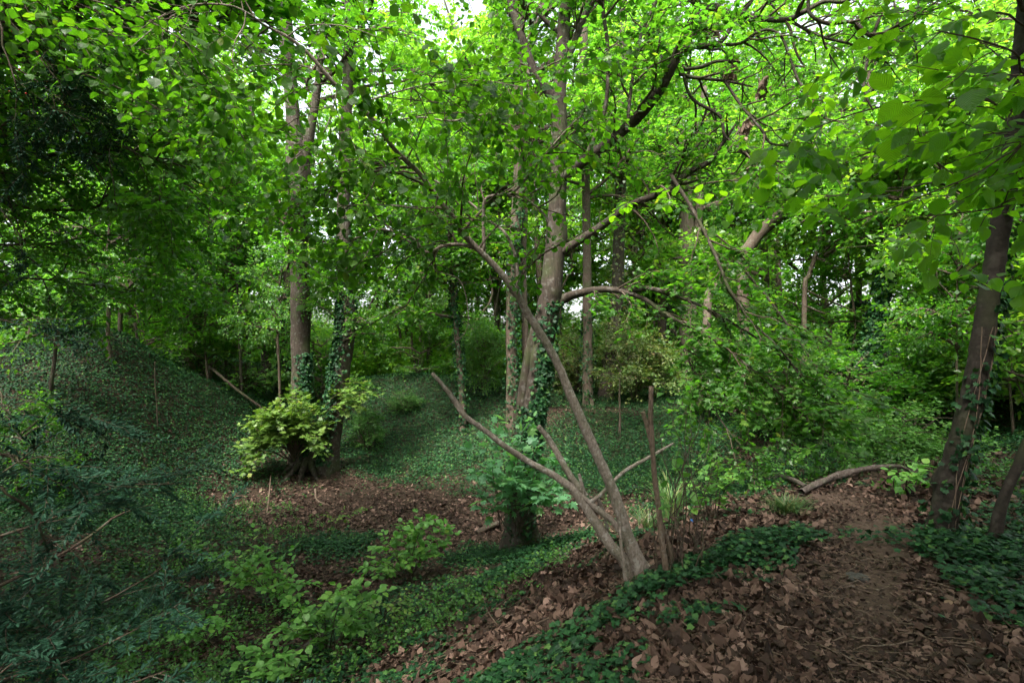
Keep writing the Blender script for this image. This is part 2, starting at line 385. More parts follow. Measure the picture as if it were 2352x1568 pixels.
M['yew'] = leaf_mat('yew_needle', [(0, (.006, .024, .013)), (.6, (.012, .042, .024)), (1, (.026, .075, .04))], trans=.08, rough=.6, spec=.15, objvar=.05)
M['litter'] = leaf_mat('fallen_leaf', [(0, (.014, .009, .007)), (.3, (.04, .025, .018)), (.6, (.095, .058, .042)), (.85, (.175, .112, .085)), (.96, (.25, .165, .13)), (1, (.30, .21, .11))], trans=.06, tcol=(1.1, .9, .7), rough=.75, spec=.15, objvar=0)
M['dry'] = leaf_mat('withered_leaf', [(0, (.10, .06, .042)), (.6, (.20, .135, .10)), (1, (.28, .19, .14))], trans=.15, tcol=(1.2, 1, .8), rough=.7)
M['grass'] = leaf_mat('grass_blade', [(0, (.05, .13, .04)), (.6, (.08, .19, .05)), (.85, (.16, .22, .07)), (1, (.3, .26, .12))], trans=.3, tcol=(1.2, 1.3, .6), rough=.45)
M['b_main'] = bark_mat('grey_brown_bark', (.014, .011, .008), (.052, .039, .028), mossamt=.45, scale=7)
M['b_hazel'] = bark_mat('smooth_lichened_bark', (.085, .066, .052), (.29, .235, .195), scale=16, stretch=.5, bump=.7, mossamt=.35, patch=(.42, .40, .36), patchamt=.45)
M['b_dark'] = bark_mat('dark_bark', (.035, .025, .018), (.10, .072, .052), mossamt=.5, scale=10)
M['b_right'] = bark_mat('smooth_dark_bark', (.010, .008, .006), (.028, .021, .016), mossamt=.35, scale=8, stretch=1.2, bump=.5, patch=(.08, .07, .055), patchamt=.3)
M['b_pale'] = bark_mat('pale_bark', (.05, .038, .028), (.145, .112, .085), mossamt=.3, scale=5, bump=.4)
M['twig'] = bark_mat('twig_bark', (.03, .02, .014), (.085, .06, .042), scale=20, bump=.2)
M['dead'] = bark_mat('dead_wood', (.06, .042, .03), (.18, .125, .09), scale=18, stretch=.3, mossamt=.15)
M['log'] = bark_mat('weathered_log', (.028, .021, .017), (.11, .083, .07), scale=14, stretch=.6, bump=1.0, mossamt=.25)
M['ground'] = ground_mat()
def plain(name, c, rough=.5):
    m, nt, N, L = mat(name); out = N.new('ShaderNodeOutputMaterial'); pr = N.new('ShaderNodeBsdfPrincipled'); L.new(pr.outputs[0], out.inputs[0])
    tc = N.new('ShaderNodeTexCoord'); n = N.new('ShaderNodeTexNoise'); n.inputs['Scale'].default_value = 30; L.new(tc.outputs['Object'], n.inputs[0])
    rp = ramp(N, [(.3, tuple(a * .7 for a in c)), (.7, c)]); L.new(n.outputs[0], rp.inputs[0]); L.new(rp.outputs[0], pr.inputs['Base Color'])
    pr.inputs['Roughness'].default_value = rough
    return m
M['stone'] = plain('grey_stone', (.06, .055, .045), .9); M['blue'] = plain('blue_plastic', (.02, .25, .75), .35); M['berry'] = plain('red_berry', (.5, .02, .015), .3)
# ------------------------------------------------------------------ ground sheet
def terrain():
    gx = np.unique(np.concatenate([np.linspace(-150, -40, 12), np.linspace(-40, -9, 63), np.linspace(-9, 9, 241), np.linspace(9, 40, 63), np.linspace(40, 150, 12)]).round(4))
    gy = np.unique(np.concatenate([np.linspace(-40, -4, 13), np.linspace(-4, 14, 241), np.linspace(14, 45, 94), np.linspace(45, 220, 18)]).round(4))
    X, Y = np.meshgrid(gx, gy); Z = H(X, Y)
    nx, ny = len(gx), len(gy)
    me = bpy.data.meshes.new('ground'); v = np.stack([X, Y, Z], -1).reshape(-1, 3)
    me.vertices.add(len(v)); me.vertices.foreach_set('co', v.astype(np.float32).ravel())
    i = (np.arange(ny-1)[:, None] * nx + np.arange(nx-1)[None]).ravel()
    f = np.stack([i, i+1, i+1+nx, i+nx], 1).astype(np.int32)
    me.loops.add(f.size); me.loops.foreach_set('vertex_index', f.ravel())
    me.polygons.add(len(f)); me.polygons.foreach_set('loop_start', (np.arange(len(f)) * 4).astype(np.int32)); me.polygons.foreach_set('loop_total', np.full(len(f), 4, np.int32))
    me.update(calc_edges=True); me.polygons.foreach_set('use_smooth', np.ones(len(f), bool))
    a = me.attributes.new('bare', 'FLOAT', 'POINT'); a.data.foreach_set('value', bare(X, Y).ravel().astype(np.float32))
    me.materials.append(M['ground'])
    o = bpy.data.objects.new('ground', me); COL.objects.link(o)
    tag(o, 'bare brown woodland soil falling from the path into a dell', 'ground', kind='structure')

def blob(x, y, lst):
    """lst: (px, py, rx_m, ry_m, weight) - soft patches lying on the ground"""
    w = np.zeros_like(x); x, y = x + .22 * noise2(x, y, .55, 21) + .1 * noise2(x, y, .2, 22), y + .22 * noise2(x, y, .5, 23) + .1 * noise2(x, y, .17, 24)
    for px, py, rx, ry, a in lst:
        c = gc(px, py)
        w = np.maximum(w, a * np.exp(-(((x - c[0]) / rx)**2 + ((y - c[1]) / ry)**2)**1.5)) if a > 0 else w
    for px, py, rx, ry, a in lst:
        if a < 0:
            c = gc(px, py); w = w * (1 + a * np.exp(-(((x - c[0]) / rx)**2 + ((y - c[1]) / ry)**2)**1.5))
    return w
_gc = {}
def gc(px, py):
    if (px, py) not in _gc: _gc[px, py] = G(px, py)
    return _gc[px, py]
PATH = [(2010,1600),(1985,1450),(1975,1330),(2010,1250),(2000,1190),(1930,1150),(1880,1140)]
def bare(x, y):
    d = np.full(x.shape, 9.)
    pts = [gc(*p) for p in PATH]
    for a, b in zip(pts[:-1], pts[1:]):
        t = np.clip(((x-a[0])*(b[0]-a[0]) + (y-a[1])*(b[1]-a[1])) / ((b[0]-a[0])**2 + (b[1]-a[1])**2 + 1e-9), 0, 1)
        d = np.minimum(d, np.hypot(x - a[0] - t*(b[0]-a[0]), y - a[1] - t*(b[1]-a[1])))
    return np.exp(-(d / .3)**2) * .8
LITTER_SPOTS = [(640,1340,.9,.6,.8),(780,1350,.7,.5,.8),(560,1500,.8,.45,.7),(820,1490,.5,.3,.8),(450,1350,.7,.5,.5),(420,1200,.9,.6,.6),(600,1120,2.6,1.6,1),(800,1180,2.4,1.3,1),(1050,1180,1.6,1.3,1),(700,1300,.7,.6,.6),(960,1250,1.0,.7,.8),(1300,1180,1.3,1.1,.8),(1750,1500,1.0,.9,1),(2100,1560,1.2,.4,1),(1990,1300,.3,1.,.9),
   (1650,1230,.8,.6,.85),(1330,1330,.55,.45,.9),(1230,1420,.5,.3,.8),(1280,1300,.5,.4,.8),(2050,1150,1.2,.7,.8),(1100,1540,.35,.2,.6),(860,1545,.35,.25,.5),(1700,1040,1.0,1.5,.6),(930,1080,.4,1.2,.7),(150,1250,.5,.5,.4),(1520,1180,.7,.4,.7)]
IVY_SPOTS = [(300,900,3.5,3.5,1),(150,1000,3.5,2.5,1),(450,1020,3.5,1.6,1),(250,1150,3.0,1.8,.9),(850,980,3.8,2.6,1),(1000,940,3,3,1),(1000,1060,3,1.6,.85),(1250,1080,2.0,1.6,.8),(1450,1060,3.2,2.8,1),(1580,1000,3,3,.9),
   (1780,1260,.62,.40,1),(1650,1290,.4,.25,.8),(2160,1260,.7,.4,1),(2250,1360,.7,.5,.45),(2340,1180,.7,.9,.45),(2100,1400,.25,.4,.6),(2200,1500,.5,.3,.5),(1480,1370,.3,.16,.8),(1560,1330,.35,.16,.7),(1350,1480,.6,.35,.42),(1200,1540,.6,.3,.4),(1450,1540,.3,.25,.4),(1400,1420,.5,.2,.35),(1620,1440,.4,.25,.3),
   (1195,1280,1.2,.9,.9),(750,1260,.9,.7,.8),(180,1400,1.8,1.6,.8),(700,1520,1.2,.6,.5),(850,1400,1.2,1.2,.4),(1700,1130,1.2,1.4,.8),(2050,1000,3,3,.7),(600,960,2,3,1),(1900,1460,.2,.15,.5),(1620,1440,.3,.2,.4),(1150,1330,1.0,.6,.8)]
def screen_pts(n, r, ylo=1.7, yhi=24, spread=1.25, pw=1.0):
    """scatter points over the ground ahead of the path, thinning with distance"""
    u = r.random(n)
    Y = (ylo**(1-pw) + u * (yhi**(1-pw) - ylo**(1-pw)))**(1/(1-pw)) if pw != 1 else ylo * (yhi / ylo)**u
    X = r.uniform(-1, 1, n) * (Y * spread + .3)
    return X, Y
def cover():
    # leaf litter
    r = rng(5); g = Geo()
    x, y = screen_pts(330000, r, 1.6, 22)
    dens = .25 + .9 * blob(x, y, LITTER_SPOTS) + .15 * noise2(x, y, .6, 3) - .45 * blob(x, y, IVY_SPOTS) - .35 * bare(x, y)
    k = r.random(len(x)) < np.clip(dens, .04, 1); x, y = x[k], y[k]; n = len(x)
    nn = gnormal(x, y); z = H(x, y) + r.uniform(.003, .032, n)
    up = nrm(nn + r.normal(0, .42, (n, 3))); a = r.normal(0, 1, (n, 3))
    ax = nrm(a - (a * up).sum(1, keepdims=True) * up)
    size = (.016 + .058 * r.random(n)**1.5) * (1 + .045 * y) * (1 - .75 * bare(x, y))
    q = r.random(n) < .16; nr = (y < 5) & (x > -2.5)
    for tm, s in (('m', q & ~nr), ('mh', q & nr), ('l', ~q & ~nr), ('oh', ~q & nr)):
        place(g, tm, np.stack([x, y, z], 1)[s], ax[s], up[s], size[s] * (1.15 if tm[0] == 'm' else 1), r, (r.random(s.sum())**1.2 * .8 + .2 * (.5 + .5 * noise2(x[s], y[s], .4, 31))).clip(0, 1), curl=(-3, 3))
    o = g.build('leaf_litter', M['litter'])
    tag(o, 'brown fallen leaves lying over the woodland floor and slope', 'leaf litter', kind='stuff')
    # twig litter
    g = Geo(); n = 4200
    x, y = screen_pts(n, r, 1.7, 16); ang = r.uniform(0, TAU, n); L = r.uniform(.06, .4, n)
    t = np.linspace(-.5, .5, 5)[None]
    px = x[:, None] + np.cos(ang)[:, None] * L[:, None] * t + r.normal(0, .012, (n, 5)); py = y[:, None] + np.sin(ang)[:, None] * L[:, None] * t + r.normal(0, .012, (n, 5))
    pz = H(px.ravel(), py.ravel()).reshape(n, 5) + r.uniform(.01, .04, (n, 1)) + r.normal(0, .006, (n, 5))
    tubes(g, np.stack([px, py, pz], -1), np.repeat(r.uniform(.001, .0042, (n, 1)), 5, 1), 4, r.random(n))
    tag(g.build('twig_litter', M['dead'], smooth=True), 'thin dead twigs scattered among the fallen leaves', 'twig litter', kind='stuff')
    # ivy carpet
    g = Geo(); x, y = screen_pts(400000, r, 1.7, 25, pw=.7)
    f = blob(x, y, IVY_SPOTS)
    dens = .16 + 1.1 * f + .32 * noise2(x, y, .8, 7) + .35 * noise2(x, y, .25, 8) - .75 * blob(x, y, LITTER_SPOTS) * (f < .95) - .8 * bare(x, y)
    k = r.random(len(x)) < np.clip(dens, 0, 1); x, y, f = x[k], y[k], f[k]; n = len(x)
    nn = gnormal(x, y); z = H(x, y) + r.uniform(.03, .11, n) * (.4 + .6 * np.clip(f, 0, 1)) + .04 * np.clip(f, 0, 1)
    up = nrm(nn + np.array([0, 0, .5]) + r.normal(0, .5, (n, 3))); a = nrm(r.normal(0, 1, (n, 3))) + np.stack([nn[:, 0], nn[:, 1], -.3 + 0 * x], 1)
    ax = nrm(a - (a * up).sum(1, keepdims=True) * up)
    size = r.uniform(.026, .056, n) * (1 + .02 * y)
    r2 = rng(66); x2, y2 = screen_pts(900000, r2, 8.5, 45, pw=.1, spread=1.15)
    f2 = np.maximum(blob(x2, y2, IVY_SPOTS), (y2 > 19) * .8)
    d2 = .12 + 1.25 * f2 + .3 * noise2(x2, y2, .9, 7) + .25 * noise2(x2, y2, .3, 8) - .75 * blob(x2, y2, LITTER_SPOTS) * (f2 < .95)
    k = r2.random(len(x2)) < np.clip(d2, 0, 1); x2, y2, f2 = x2[k], y2[k], f2[k]; n2 = len(x2); nn2 = gnormal(x2, y2)
    z2 = H(x2, y2) + r2.uniform(.02, .14, n2)
    up2 = nrm(nn2 + np.array([0, 0, .5]) + r2.normal(0, .5, (n2, 3))); a2 = nrm(r2.normal(0, 1, (n2, 3))) + np.stack([nn2[:, 0], nn2[:, 1], -.3 + 0 * x2], 1)
    place(g, 'r', np.stack([x2, y2, z2], 1), nrm(a2 - (a2 * up2).sum(1, keepdims=True) * up2), up2, r2.uniform(.034, .062, n2) * (1 + .02 * (y2 - 8)), r2, wid=(1.1, 1.5))
    near = y < 7.5
    pos = np.stack([x, y, z], 1)
    place(g, 'i', pos[near], ax[near], up[near], size[near], r)
    place(g, 'r', pos[~near], ax[~near], up[~near], size[~near] * 1.05, r, wid=(1.1, 1.5))
    # ivy stalks close by
    tag(g.build('ivy_carpet', M['ivy']), 'dark glossy ivy carpeting the dell floor, the mound and the banks', 'ivy', kind='stuff')
    # herbs
    g = Geo()
    HERB = [(520,1180,1.5,1.0,1),(600,1230,1.2,.8,1),(480,1300,1.1,.9,.8),(1100,1370,.85,.5,1),(1000,1430,.8,.45,.9),(1180,1330,.7,.4,.8),(480,1440,1.0,.6,.9),(350,1540,1.1,.5,.9),(600,1560,.8,.4,.7),(800,1450,.6,.4,.5),
            (1040,1090,.9,.8,.9),(2050,1040,1.6,1.0,1),(1950,1090,.8,.5,.8),(1780,1090,1.0,.7,.8),(1520,1110,1.3,1.0,.7),(1600,1080,1.,1.,.6),(2250,1110,.8,.7,.5),(900,1500,.7,.3,.5),(700,1130,.6,.6,.4),(420,1120,.6,.6,.6)]
    x, y = screen_pts(90000, r, 2.0, 14, pw=.6)
    dens = blob(x, y, HERB) * (.75 + .4 * noise2(x, y, .35, 4))
    k = r.random(len(x)) < dens * .35; x, y = x[k], y[k]; n = len(x)
    base = np.stack([x, y, H(x, y)], 1)
    K = 5; d = nrm(r.normal(0, .45, (n, 3)) + np.array([0, 0, 1])); L = r.uniform(.08, .32, n) * (.6 + .5 * (noise2(x, y, .5, 9) > 0))
    pts = np.empty((n, K, 3)); pts[:, 0] = base
    for j in range(1, K):
        pts[:, j] = pts[:, j-1] + d * (L / (K-1))[:, None]; d = nrm(d + r.normal(0, .2, (n, 3)) - np.array([0, 0, .12]))
    tubes(g, pts, np.full((n, K), .0016), 3, r.random(n), mi=1)
    leaf_on(g, 'o', pts, 8, (.022, .05), r, t=(.3, 1), tilt=.35, mi=0)
    tag(g.build('herb_layer', [M['herb'], M['twig']]), 'fresh green low herbs and brambly seedlings on the dell slope', 'herbs', kind='stuff')

# ------------------------------------------------------------------ crowns shared by trees far off
def crown_mesh(name, seed, R=4., Ht=10., nl=24, nsub=8, nsp=8, m=12, size=(.10, .19), tm='r', z0=0., low=False, fullr=True):
    r = rng(seed); g = Geo()
    ax = np.array([[0, 0, z0], [.1, .05, z0 + Ht * .5], [0, .1, z0 + Ht]]); axr = np.array([.12, .08, .02])
    axis = spline(np.c_[ax, axr], 12)
    P0 = axis[None, :, :3]; R0 = axis[None, :, 3]
    b1, r1 = kids(P0, R0, nl, t=(.02, .98), length=(R * .55, R), ang=(50, 85), up=.15, flat=.3, wig=.16, droop=.02, K=9, r=r, lt=.45, rs=.8)
    b2, r2 = kids(b1, r1, nl * nsub, t=(.2, 1), length=(R * .16, R * .42), ang=(30, 70), up=.05, flat=.35, wig=.2, droop=.05, K=6, r=r, rs=.7)
    b3, r3 = kids(b2, r2, nl * nsub * nsp, t=(.1, 1), length=(.22, .6), ang=(30, 70), up=0, flat=.3, wig=.2, droop=.09, K=4, r=r, rmin=.003)
    tubes(g, b1, r1, 5); tubes(g, b2, r2, 3)
    leaf_on(g, tm, b3, m, size, r, tilt=.4, mi=1)
    o = g.build(name, [M['b_dark'], M['mid']]); me = o.data
    bpy.data.objects.remove(o)
    return me
CR = {}
def crowns():
    for k in range(4): CR['big%d' % k] = crown_mesh('crown', 100 + k, R=4.6, Ht=10, nl=24, nsub=8, nsp=5, m=8)
    CR['dense'] = crown_mesh('crown', 150, R=4.6, Ht=10, nl=34, nsub=9, nsp=9, m=13)  # extra-thick crown, added overhead to hold light off the ground
    for k in range(3): CR['sap%d' % k] = crown_mesh('crown', 200 + k, R=1.7, Ht=3.2, nl=20, nsub=5, nsp=5, m=8, size=(.07, .14))
    for k in range(2): CR['shrub%d' % k] = crown_mesh('foliage', 300 + k, R=1.6, Ht=1.8, nl=30, nsub=5, nsp=5, m=9, size=(.06, .12))
def add_crown(root, key, offset, scale, rot, leaf, name='crown'):
    o = bpy.data.objects.new(name, CR[key]); COL.objects.link(o); o.parent = root
    o.location = offset; o.scale = scale; o.rotation_euler = (0, 0, rot)
    o.material_slots[1].link = 'OBJECT'; o.material_slots[1].material = M[leaf]
    o['_moved'] = True
    return o
def ivy_on(geo, p, n, t, r, face=None, width=PI, size=(.05, .1), off=.02, tm='i', mi=0):
    """ivy leaves held close to a stem p (m,4)"""
    i = r.uniform(t[0], t[1], n) * (len(p) - 1); k = np.minimum(i.astype(int), len(p) - 2); f = (i - k)[:, None]
    q = p[k] * (1-f) + p[k+1] * f
    a = (r.uniform(-width, width, n) if face is None else face + r.normal(0, width, n))
    out = np.stack([np.cos(a), np.sin(a), 0*a], 1)
    pos = q[:, :3] + out * (q[:, 3] + r.uniform(0, off * 3, n) + .005)[:, None]
    up = nrm(out + r.normal(0, .45, (n, 3)) + np.array([0, 0, .35])); ax = nrm(np.array([0, 0, -.8]) + r.normal(0, .55, (n, 3)) + out * .3)
    place(geo, tm, pos, ax, up, r.uniform(size[0], size[1], n), r, mi=mi)

def finish(root):
    for c in root.children:
        if not c.get('_moved'):
            c.data.transform(__import__('mathutils').Matrix.Translation(-Vector(root.location)))
            c['_moved'] = True
def bgtree(name, label, base, path, bark='b_main', crown=None, ivy=None, leaf='mid', cat='tree', group=None, seed=0, S=12, flare=.5, limbs=(), Y=None, fork=None, autumn=None):
    """base (px,py) on the ground; path [(px,py,w)] upward at the same distance"""
    b = G(*base) if Y is None else np.array([(base[0]-CX)/F*Y, Y, 0]); b[2] = h1(b[0], b[1]); Yb = b[1]
    root = empty(name, b, label, cat, group); r = rng(seed + 1000)
    w0 = path[0][2] * Yb / F / 2
    pts = [np.array([b[0], b[1], b[2] - .25, w0])]
    for q in path: pts.append(px_path([(q[0], q[1], q[2], Yb + (q[3] if len(q) > 3 else 0))])[0])
    pts = [pts[0]] + [q for q in pts[1:] if q[2] > b[2] + .05]
    g = Geo(); p = trunk(g, pts, S=S, n=48, flare=flare, seed=seed, fh=.25, knots=3)
    for k, lb in enumerate(limbs):
        trunk(g, px_path([(q[0], q[1], q[2], Yb + (q[3] if len(q) > 3 else 0)) for q in lb]), S=8, n=26, rough=.06, seed=seed * 7 + k)
    g.build('trunk', M[bark], root, smooth=True)
    if ivy:
        gi = Geo()
        for (n, t0, t1, face, wd) in ivy: ivy_on(gi, p, n, (t0, t1), r, face, wd, size=(.06, .12), off=.05)
        gi.build('ivy', M['ivy'], root)
    if autumn:
        gi = Geo(); n, t0, t1 = autumn
        ivy_on(gi, p, n, (t0, t1), r, None, PI, size=(.07, .15), off=.08, tm='m'); gi.build('foliage', M['autumn'], root)
    finish(root)
    if crown:
        key, z0, sx, sz = crown[:4]
        k = np.argmin(np.abs(p[:, 2] - (z0 + 1))) if p[-1, 2] > z0 else -1
        off = Vector((p[k, 0] - b[0], p[k, 1] - b[1], z0 - b[2]))
        add_crown(root, key, off, (sx, sx, sz), r.uniform(0, TAU), leaf)
    return root, p
# ------------------------------------------------------------------ trees one can tell apart in the middle distance
def twin():
    b = G(690, 1072); Y = b[1]; root = empty('sycamore_tree', b, 'tall twin-stemmed tree with buttressed base behind the yellow-green bush', 'tree'); r = rng(31)
    g = Geo()
    for q in range(7):
        a0 = -2.9 + q * .47; rr0 = r.uniform(.65, 1.1); e = [b[0] + .25 + np.cos(a0) * rr0 * 1.2, Y + np.sin(a0) * rr0]
        trunk(g, [[b[0] + .3 + np.cos(a0) * .1, Y + np.sin(a0) * .1, b[2] + .42, .09], [b[0] + .25 + np.cos(a0) * .36, Y + np.sin(a0) * .36, b[2] + .16, .10], [b[0] + .25 + np.cos(a0) * .6, Y + np.sin(a0) * .6, b[2] + .02, .075], [e[0], e[1], h1(*e) - .06, .04]], S=10, n=24, seed=q, rough=.1)
    p1 = trunk(g, np.vstack([[b[0], Y, b[2] - .3, .30], px_path([(690,980,46),(691,880,45),(690,700,45),(687,560,44),(684,450,50),(682,360,54),(672,260,34),(662,150,34),(655,40,32),(648,-80,30),(640,-260,26)], Y)]), S=26, n=90, flare=.35, fh=.35, seed=3, knots=6)
    p3 = trunk(g, px_path([(690,430,30),(700,360,30),(722,250,20),(735,150,16),(745,20,14),(760,-150,10)], Y), S=12, n=30, seed=4)
    x2 = G(755, 1072)
    p2 = trunk(g, np.vstack([[x2[0], Y - .2, x2[2] - .3, .22], px_path([(762,1020,40),(774,930,40),(786,830,42),(798,740,38),(795,660,34),(790,560,32),(789,440,30),(795,300,26),(800,160,24),(802,20,22),(806,-180,18)], Y - .2)]), S=22, n=90, flare=.8, fh=.25, seed=5, knots=5)
    trunk(g, px_path([(800,60,12),(815,30,10),(845,-10,8)], Y - .2), S=8, n=12, seed=6)
    g.build('trunk', M['b_main'], root, smooth=True)
    gi = Geo(); ivy_on(gi, p1, 1300, (.02, .21), r, -.6, .5, size=(.06, .11), off=.035); ivy_on(gi, p2, 2200, (.03, .36), r, -2.5, .6, size=(.06, .12), off=.04); ivy_on(gi, p2, 250, (.3, .45), r, None, PI, size=(.06, .12), off=.04)
    gi.build('ivy', M['ivy'], root)
    finish(root)
    add_crown(root, 'big0', Vector((0, .5, 10.5)), (1.0, 1.0, .9), 1.0, 'syc')
    add_crown(root, 'sap1', Vector((1.4, -.5, 3.6)), (.75, .75, .8), .5, 'syc'); add_crown(root, 'sap2', Vector((-.2, -.4, 5.6)), (1.0, 1.0, .9), 2.5, 'syc')
    # pale shoots round its foot
    bb = G(688, 1066); sh = empty('epicormic_bush', bb, 'yellow-green maple-leaved bush at the foot of the twin-stemmed tree', 'bush'); g = Geo(); gl = Geo()
    stems = []
    for k in range(60):
        a = r.uniform(-1.15, .78); px = 672 + a * 100 + r.normal(0, 7); py = 905 + 75 * abs(a)**1.5 + r.uniform(0, 95)
        y1 = Y - r.uniform(.5, 1.9)
        e = P(px, py, y1); s = np.array([b[0] + .15 * a, Y - .45, bb[2] + r.uniform(.2, 1.0)])
        md = (s + e) / 2 + np.array([.15 * a, -.1, .3])
        stems.append([np.append(s, .014), np.append(md, .008), np.append(e, .004)])
    for k in range(9):
        e = P(r.uniform(800, 850), r.uniform(860, 990), Y - r.uniform(.3, 1.2)); s = np.array([x2[0], Y - .4, bb[2] + r.uniform(.5, 1.8)])
        stems.append([np.append(s, .012), np.append((s + e) / 2 + np.array([0, 0, .2]), .007), np.append(e, .004)])
    pts, rad = stack(stems, 10); tubes(g, pts, rad, 5)
    k2, r2 = kids(pts, rad, 330, t=(.35, 1), length=(.2, .5), up=.1, r=r, K=5); tubes(g, k2, r2, 3)
    g.build('stem', M['twig'], sh, smooth=True)
    leaf_on(gl, 'm', k2, 8, (.09, .19), r, tilt=.25); leaf_on(gl, 'm', pts[:, 5:], 7, (.08, .17), r, tilt=.35)
    gl.build('foliage', M['lime'], sh); finish(sh)

def central():
    b = G(1195, 1262); Y = b[1]; root = empty('ivy_clad_tree', b, 'large ivy-clad tree rising from the dell floor behind the leaning grey stems', 'tree'); r = rng(41)
    g = Geo()
    p = trunk(g, np.vstack([[b[0], Y, b[2] - .3, .25], px_path([(1196,1180,58),(1202,1100,50),(1215,980,46),(1232,880,44),(1250,780,46),(1262,690,50),(1270,620,49),(1276,560,46),(1280,460,40),(1284,330,38),(1284,230,34),(1290,130,30),(1298,20,27),(1304,-120,24),(1310,-400,18)], Y)]), S=30, n=120, flare=.85, fh=.5, seed=11, knots=9)
    L = {}
    def lb(k, pl, S=10, n=30, rough=.07):
        L[k] = trunk(g, px_path(pl, Y), S=S, n=n, rough=rough, seed=hash(k) % 97 if False else sum(map(ord, k)), knots=2)
    lb('twinstem', [(1190,1010,26,Y+.3),(1200,920,26,Y+.3),(1216,820,26,Y+.2),(1236,740,26,Y+.1),(1262,690,30,Y)], 14, 40)
    lb('arch', [(1258,735,34),(1276,700,28),(1300,683,22),(1340,671,18,Y-.2),(1385,664,16,Y-.5),(1430,667,14,Y-.8),(1510,665,9,Y-1.2),(1580,690,6,Y-1.6)], 12, 40)
    lb('arch_drop', [(1425,668,12,Y-.8),(1480,686,11,Y-1.1),(1520,715,10,Y-1.4),(1560,738,8,Y-1.7),(1640,780,6,Y-2.0),(1730,850,5,Y-2.3),(1820,930,4,Y-2.5),(1880,985,3,Y-2.6)])
    lb('leftv', [(1290,240,24),(1262,215,22),(1225,160,20),(1200,90,19),(1178,20,18),(1160,-80,17)], 12, 30)
    lb('rightv', [(1290,160,18),(1306,130,16),(1330,70,15),(1352,10,14),(1360,-80,13)], 10)
    lb('leftsmall', [(1290,80,12),(1250,45,11),(1225,10,9),(1210,-40,8)], 8)
    lb('pinklow', [(1276,585,22),(1320,560,20,Y-.2),(1380,520,18,Y-.5),(1450,470,17,Y-.8),(1530,440,15,Y-1),(1580,398,15,Y-1.1),(1628,372,13,Y-1.2),(1660,330,9,Y-1.3),(1690,285,5,Y-1.4)], 12, 40)
    lb('rise', [(1280,420,24),(1340,370,24,Y-.3),(1420,310,24,Y-.6),(1490,240,26,Y-.9),(1530,180,26,Y-1.1),(1556,125,26,Y-1.2),(1580,85,24,Y-1.2),(1596,45,20,Y-1.2),(1602,-30,18,Y-1.2),(1610,-200,14,Y-1.2)], 14, 60)
    y = Y - 1.3
    lb('gnarl', [(1590,60,17,y),(1612,32,17,y),(1641,18,17,y),(1683,36,16,y),(1736,42,15,y-.2),(1806,46,13,y-.4),(1850,26,12,y-.6),(1894,4,11,y-.7),(1940,4,9,y-.8),(2000,-30,8,y-.9)], 12, 50, .1)
    lb('second', [(1556,122,15,y),(1578,109,14,y),(1641,104,13,y-.1),(1666,84,12,y-.1),(1687,50,10,y-.1),(1728,0,9,y-.1),(1750,-60,8,y)], 10)
    lb('third', [(1632,104,9,y-.1),(1701,100,8,y-.2),(1736,76,7,y-.3),(1771,69,7,y-.4),(1797,88,7,y-.5),(1817,140,7,y-.6),(1834,186,7,y-.7),(1863,228,6,y-.8),(1898,274,5,y-.9),(1947,278,3,y-1)], 8, 40)
    lb('fourth', [(1812,46,9,y-.4),(1850,68,8,y-.5),(1891,86,8,y-.6),(1940,98,7,y-.7),(1978,110,4,y-.8)], 8)
    lb('zig', [(1856,-10,9,y-.9),(1860,32,9,y-.9),(1900,54,10,y-1),(1960,52,10,y-1),(2005,84,10,y-1.1),(2070,54,9,y-1.1),(2115,20,8,y-1.1),(2108,-30,7,y-1.1)], 8, 40, .1)
    lb('zigup', [(2058,-30,8,y-1.1),(2022,38,9,y-1.1),(2005,86,9,y-1.1),(1992,140,8,y-1.2),(1984,195,7,y-1.3),(1992,228,6,y-1.4),(2006,254,4,y-1.4)], 8, 30, .1)
    lb('rust', [(1572,160,9,y),(1612,154,9,y),(1648,141,8,y-.1),(1700,144,6,y-.2)], 8, 20, .12)
    lb('rust2', [(1560,170,8,y),(1592,178,9,y),(1665,186,7,y-.1),(1730,200,4,y-.2)], 8, 20, .1)
    lb('wave', [(1570,170,8,y),(1580,210,8,y),(1600,235,8,y),(1655,268,8,y-.1),(1664,310,7,y-.1),(1698,342,6,y-.2),(1733,366,6,y-.2),(1824,373,4,y-.3)], 8, 40, .08)
    lb('wave2', [(1665,186,7,y-.1),(1700,240,7,y-.3),(1725,270,7,y-.4),(1752,302,7,y-.5),(1771,330,6,y-.5),(1817,338,5,y-.6),(1850,370,4,y-.7),(1880,384,3,y-.7),(1950,386,2,y-.8)], 8, 40, .08)
    lb('casc', [(1540,400,9,y),(1590,480,9,y-.3),(1630,558,9,y-.5),(1651,605,8,y-.7),(1673,660,8,y-.9),(1701,702,7,y-1),(1722,735,6,y-1.1),(1790,800,5,y-1.3),(1850,880,4,y-1.4)], 8, 40, .08)
    lb('casc2', [(1500,665,8,Y-1.2),(1600,698,7,Y-1.5),(1700,752,6,Y-1.8),(1800,822,5,Y-2.2),(1880,900,4,Y-2.5),(1930,970,3,Y-2.7)], 8, 40, .08)
    lb('casc3', [(1510,700,7,Y-1.2),(1565,790,6,Y-1.5),(1610,890,5,Y-1.8),(1670,985,4,Y-2.2),(1740,1060,3,Y-2.5)], 8, 40, .08)
    lb('casc4', [(1690,600,7,Y-1.2),(1760,680,6,Y-1.5),(1840,790,5,Y-1.8),(1900,890,4,Y-2.2),(1950,950,3,Y-2.4)], 8, 40, .08)
    lb('inner1', [(1440,300,9,y),(1450,200,8,y),(1470,90,8,y),(1500,20,7,y),(1530,-40,6,y)], 8)
    lb('inner2', [(1350,350,9,y),(1390,250,9,y),(1396,120,9,y),(1385,20,9,y),(1380,-80,8,y)], 8)
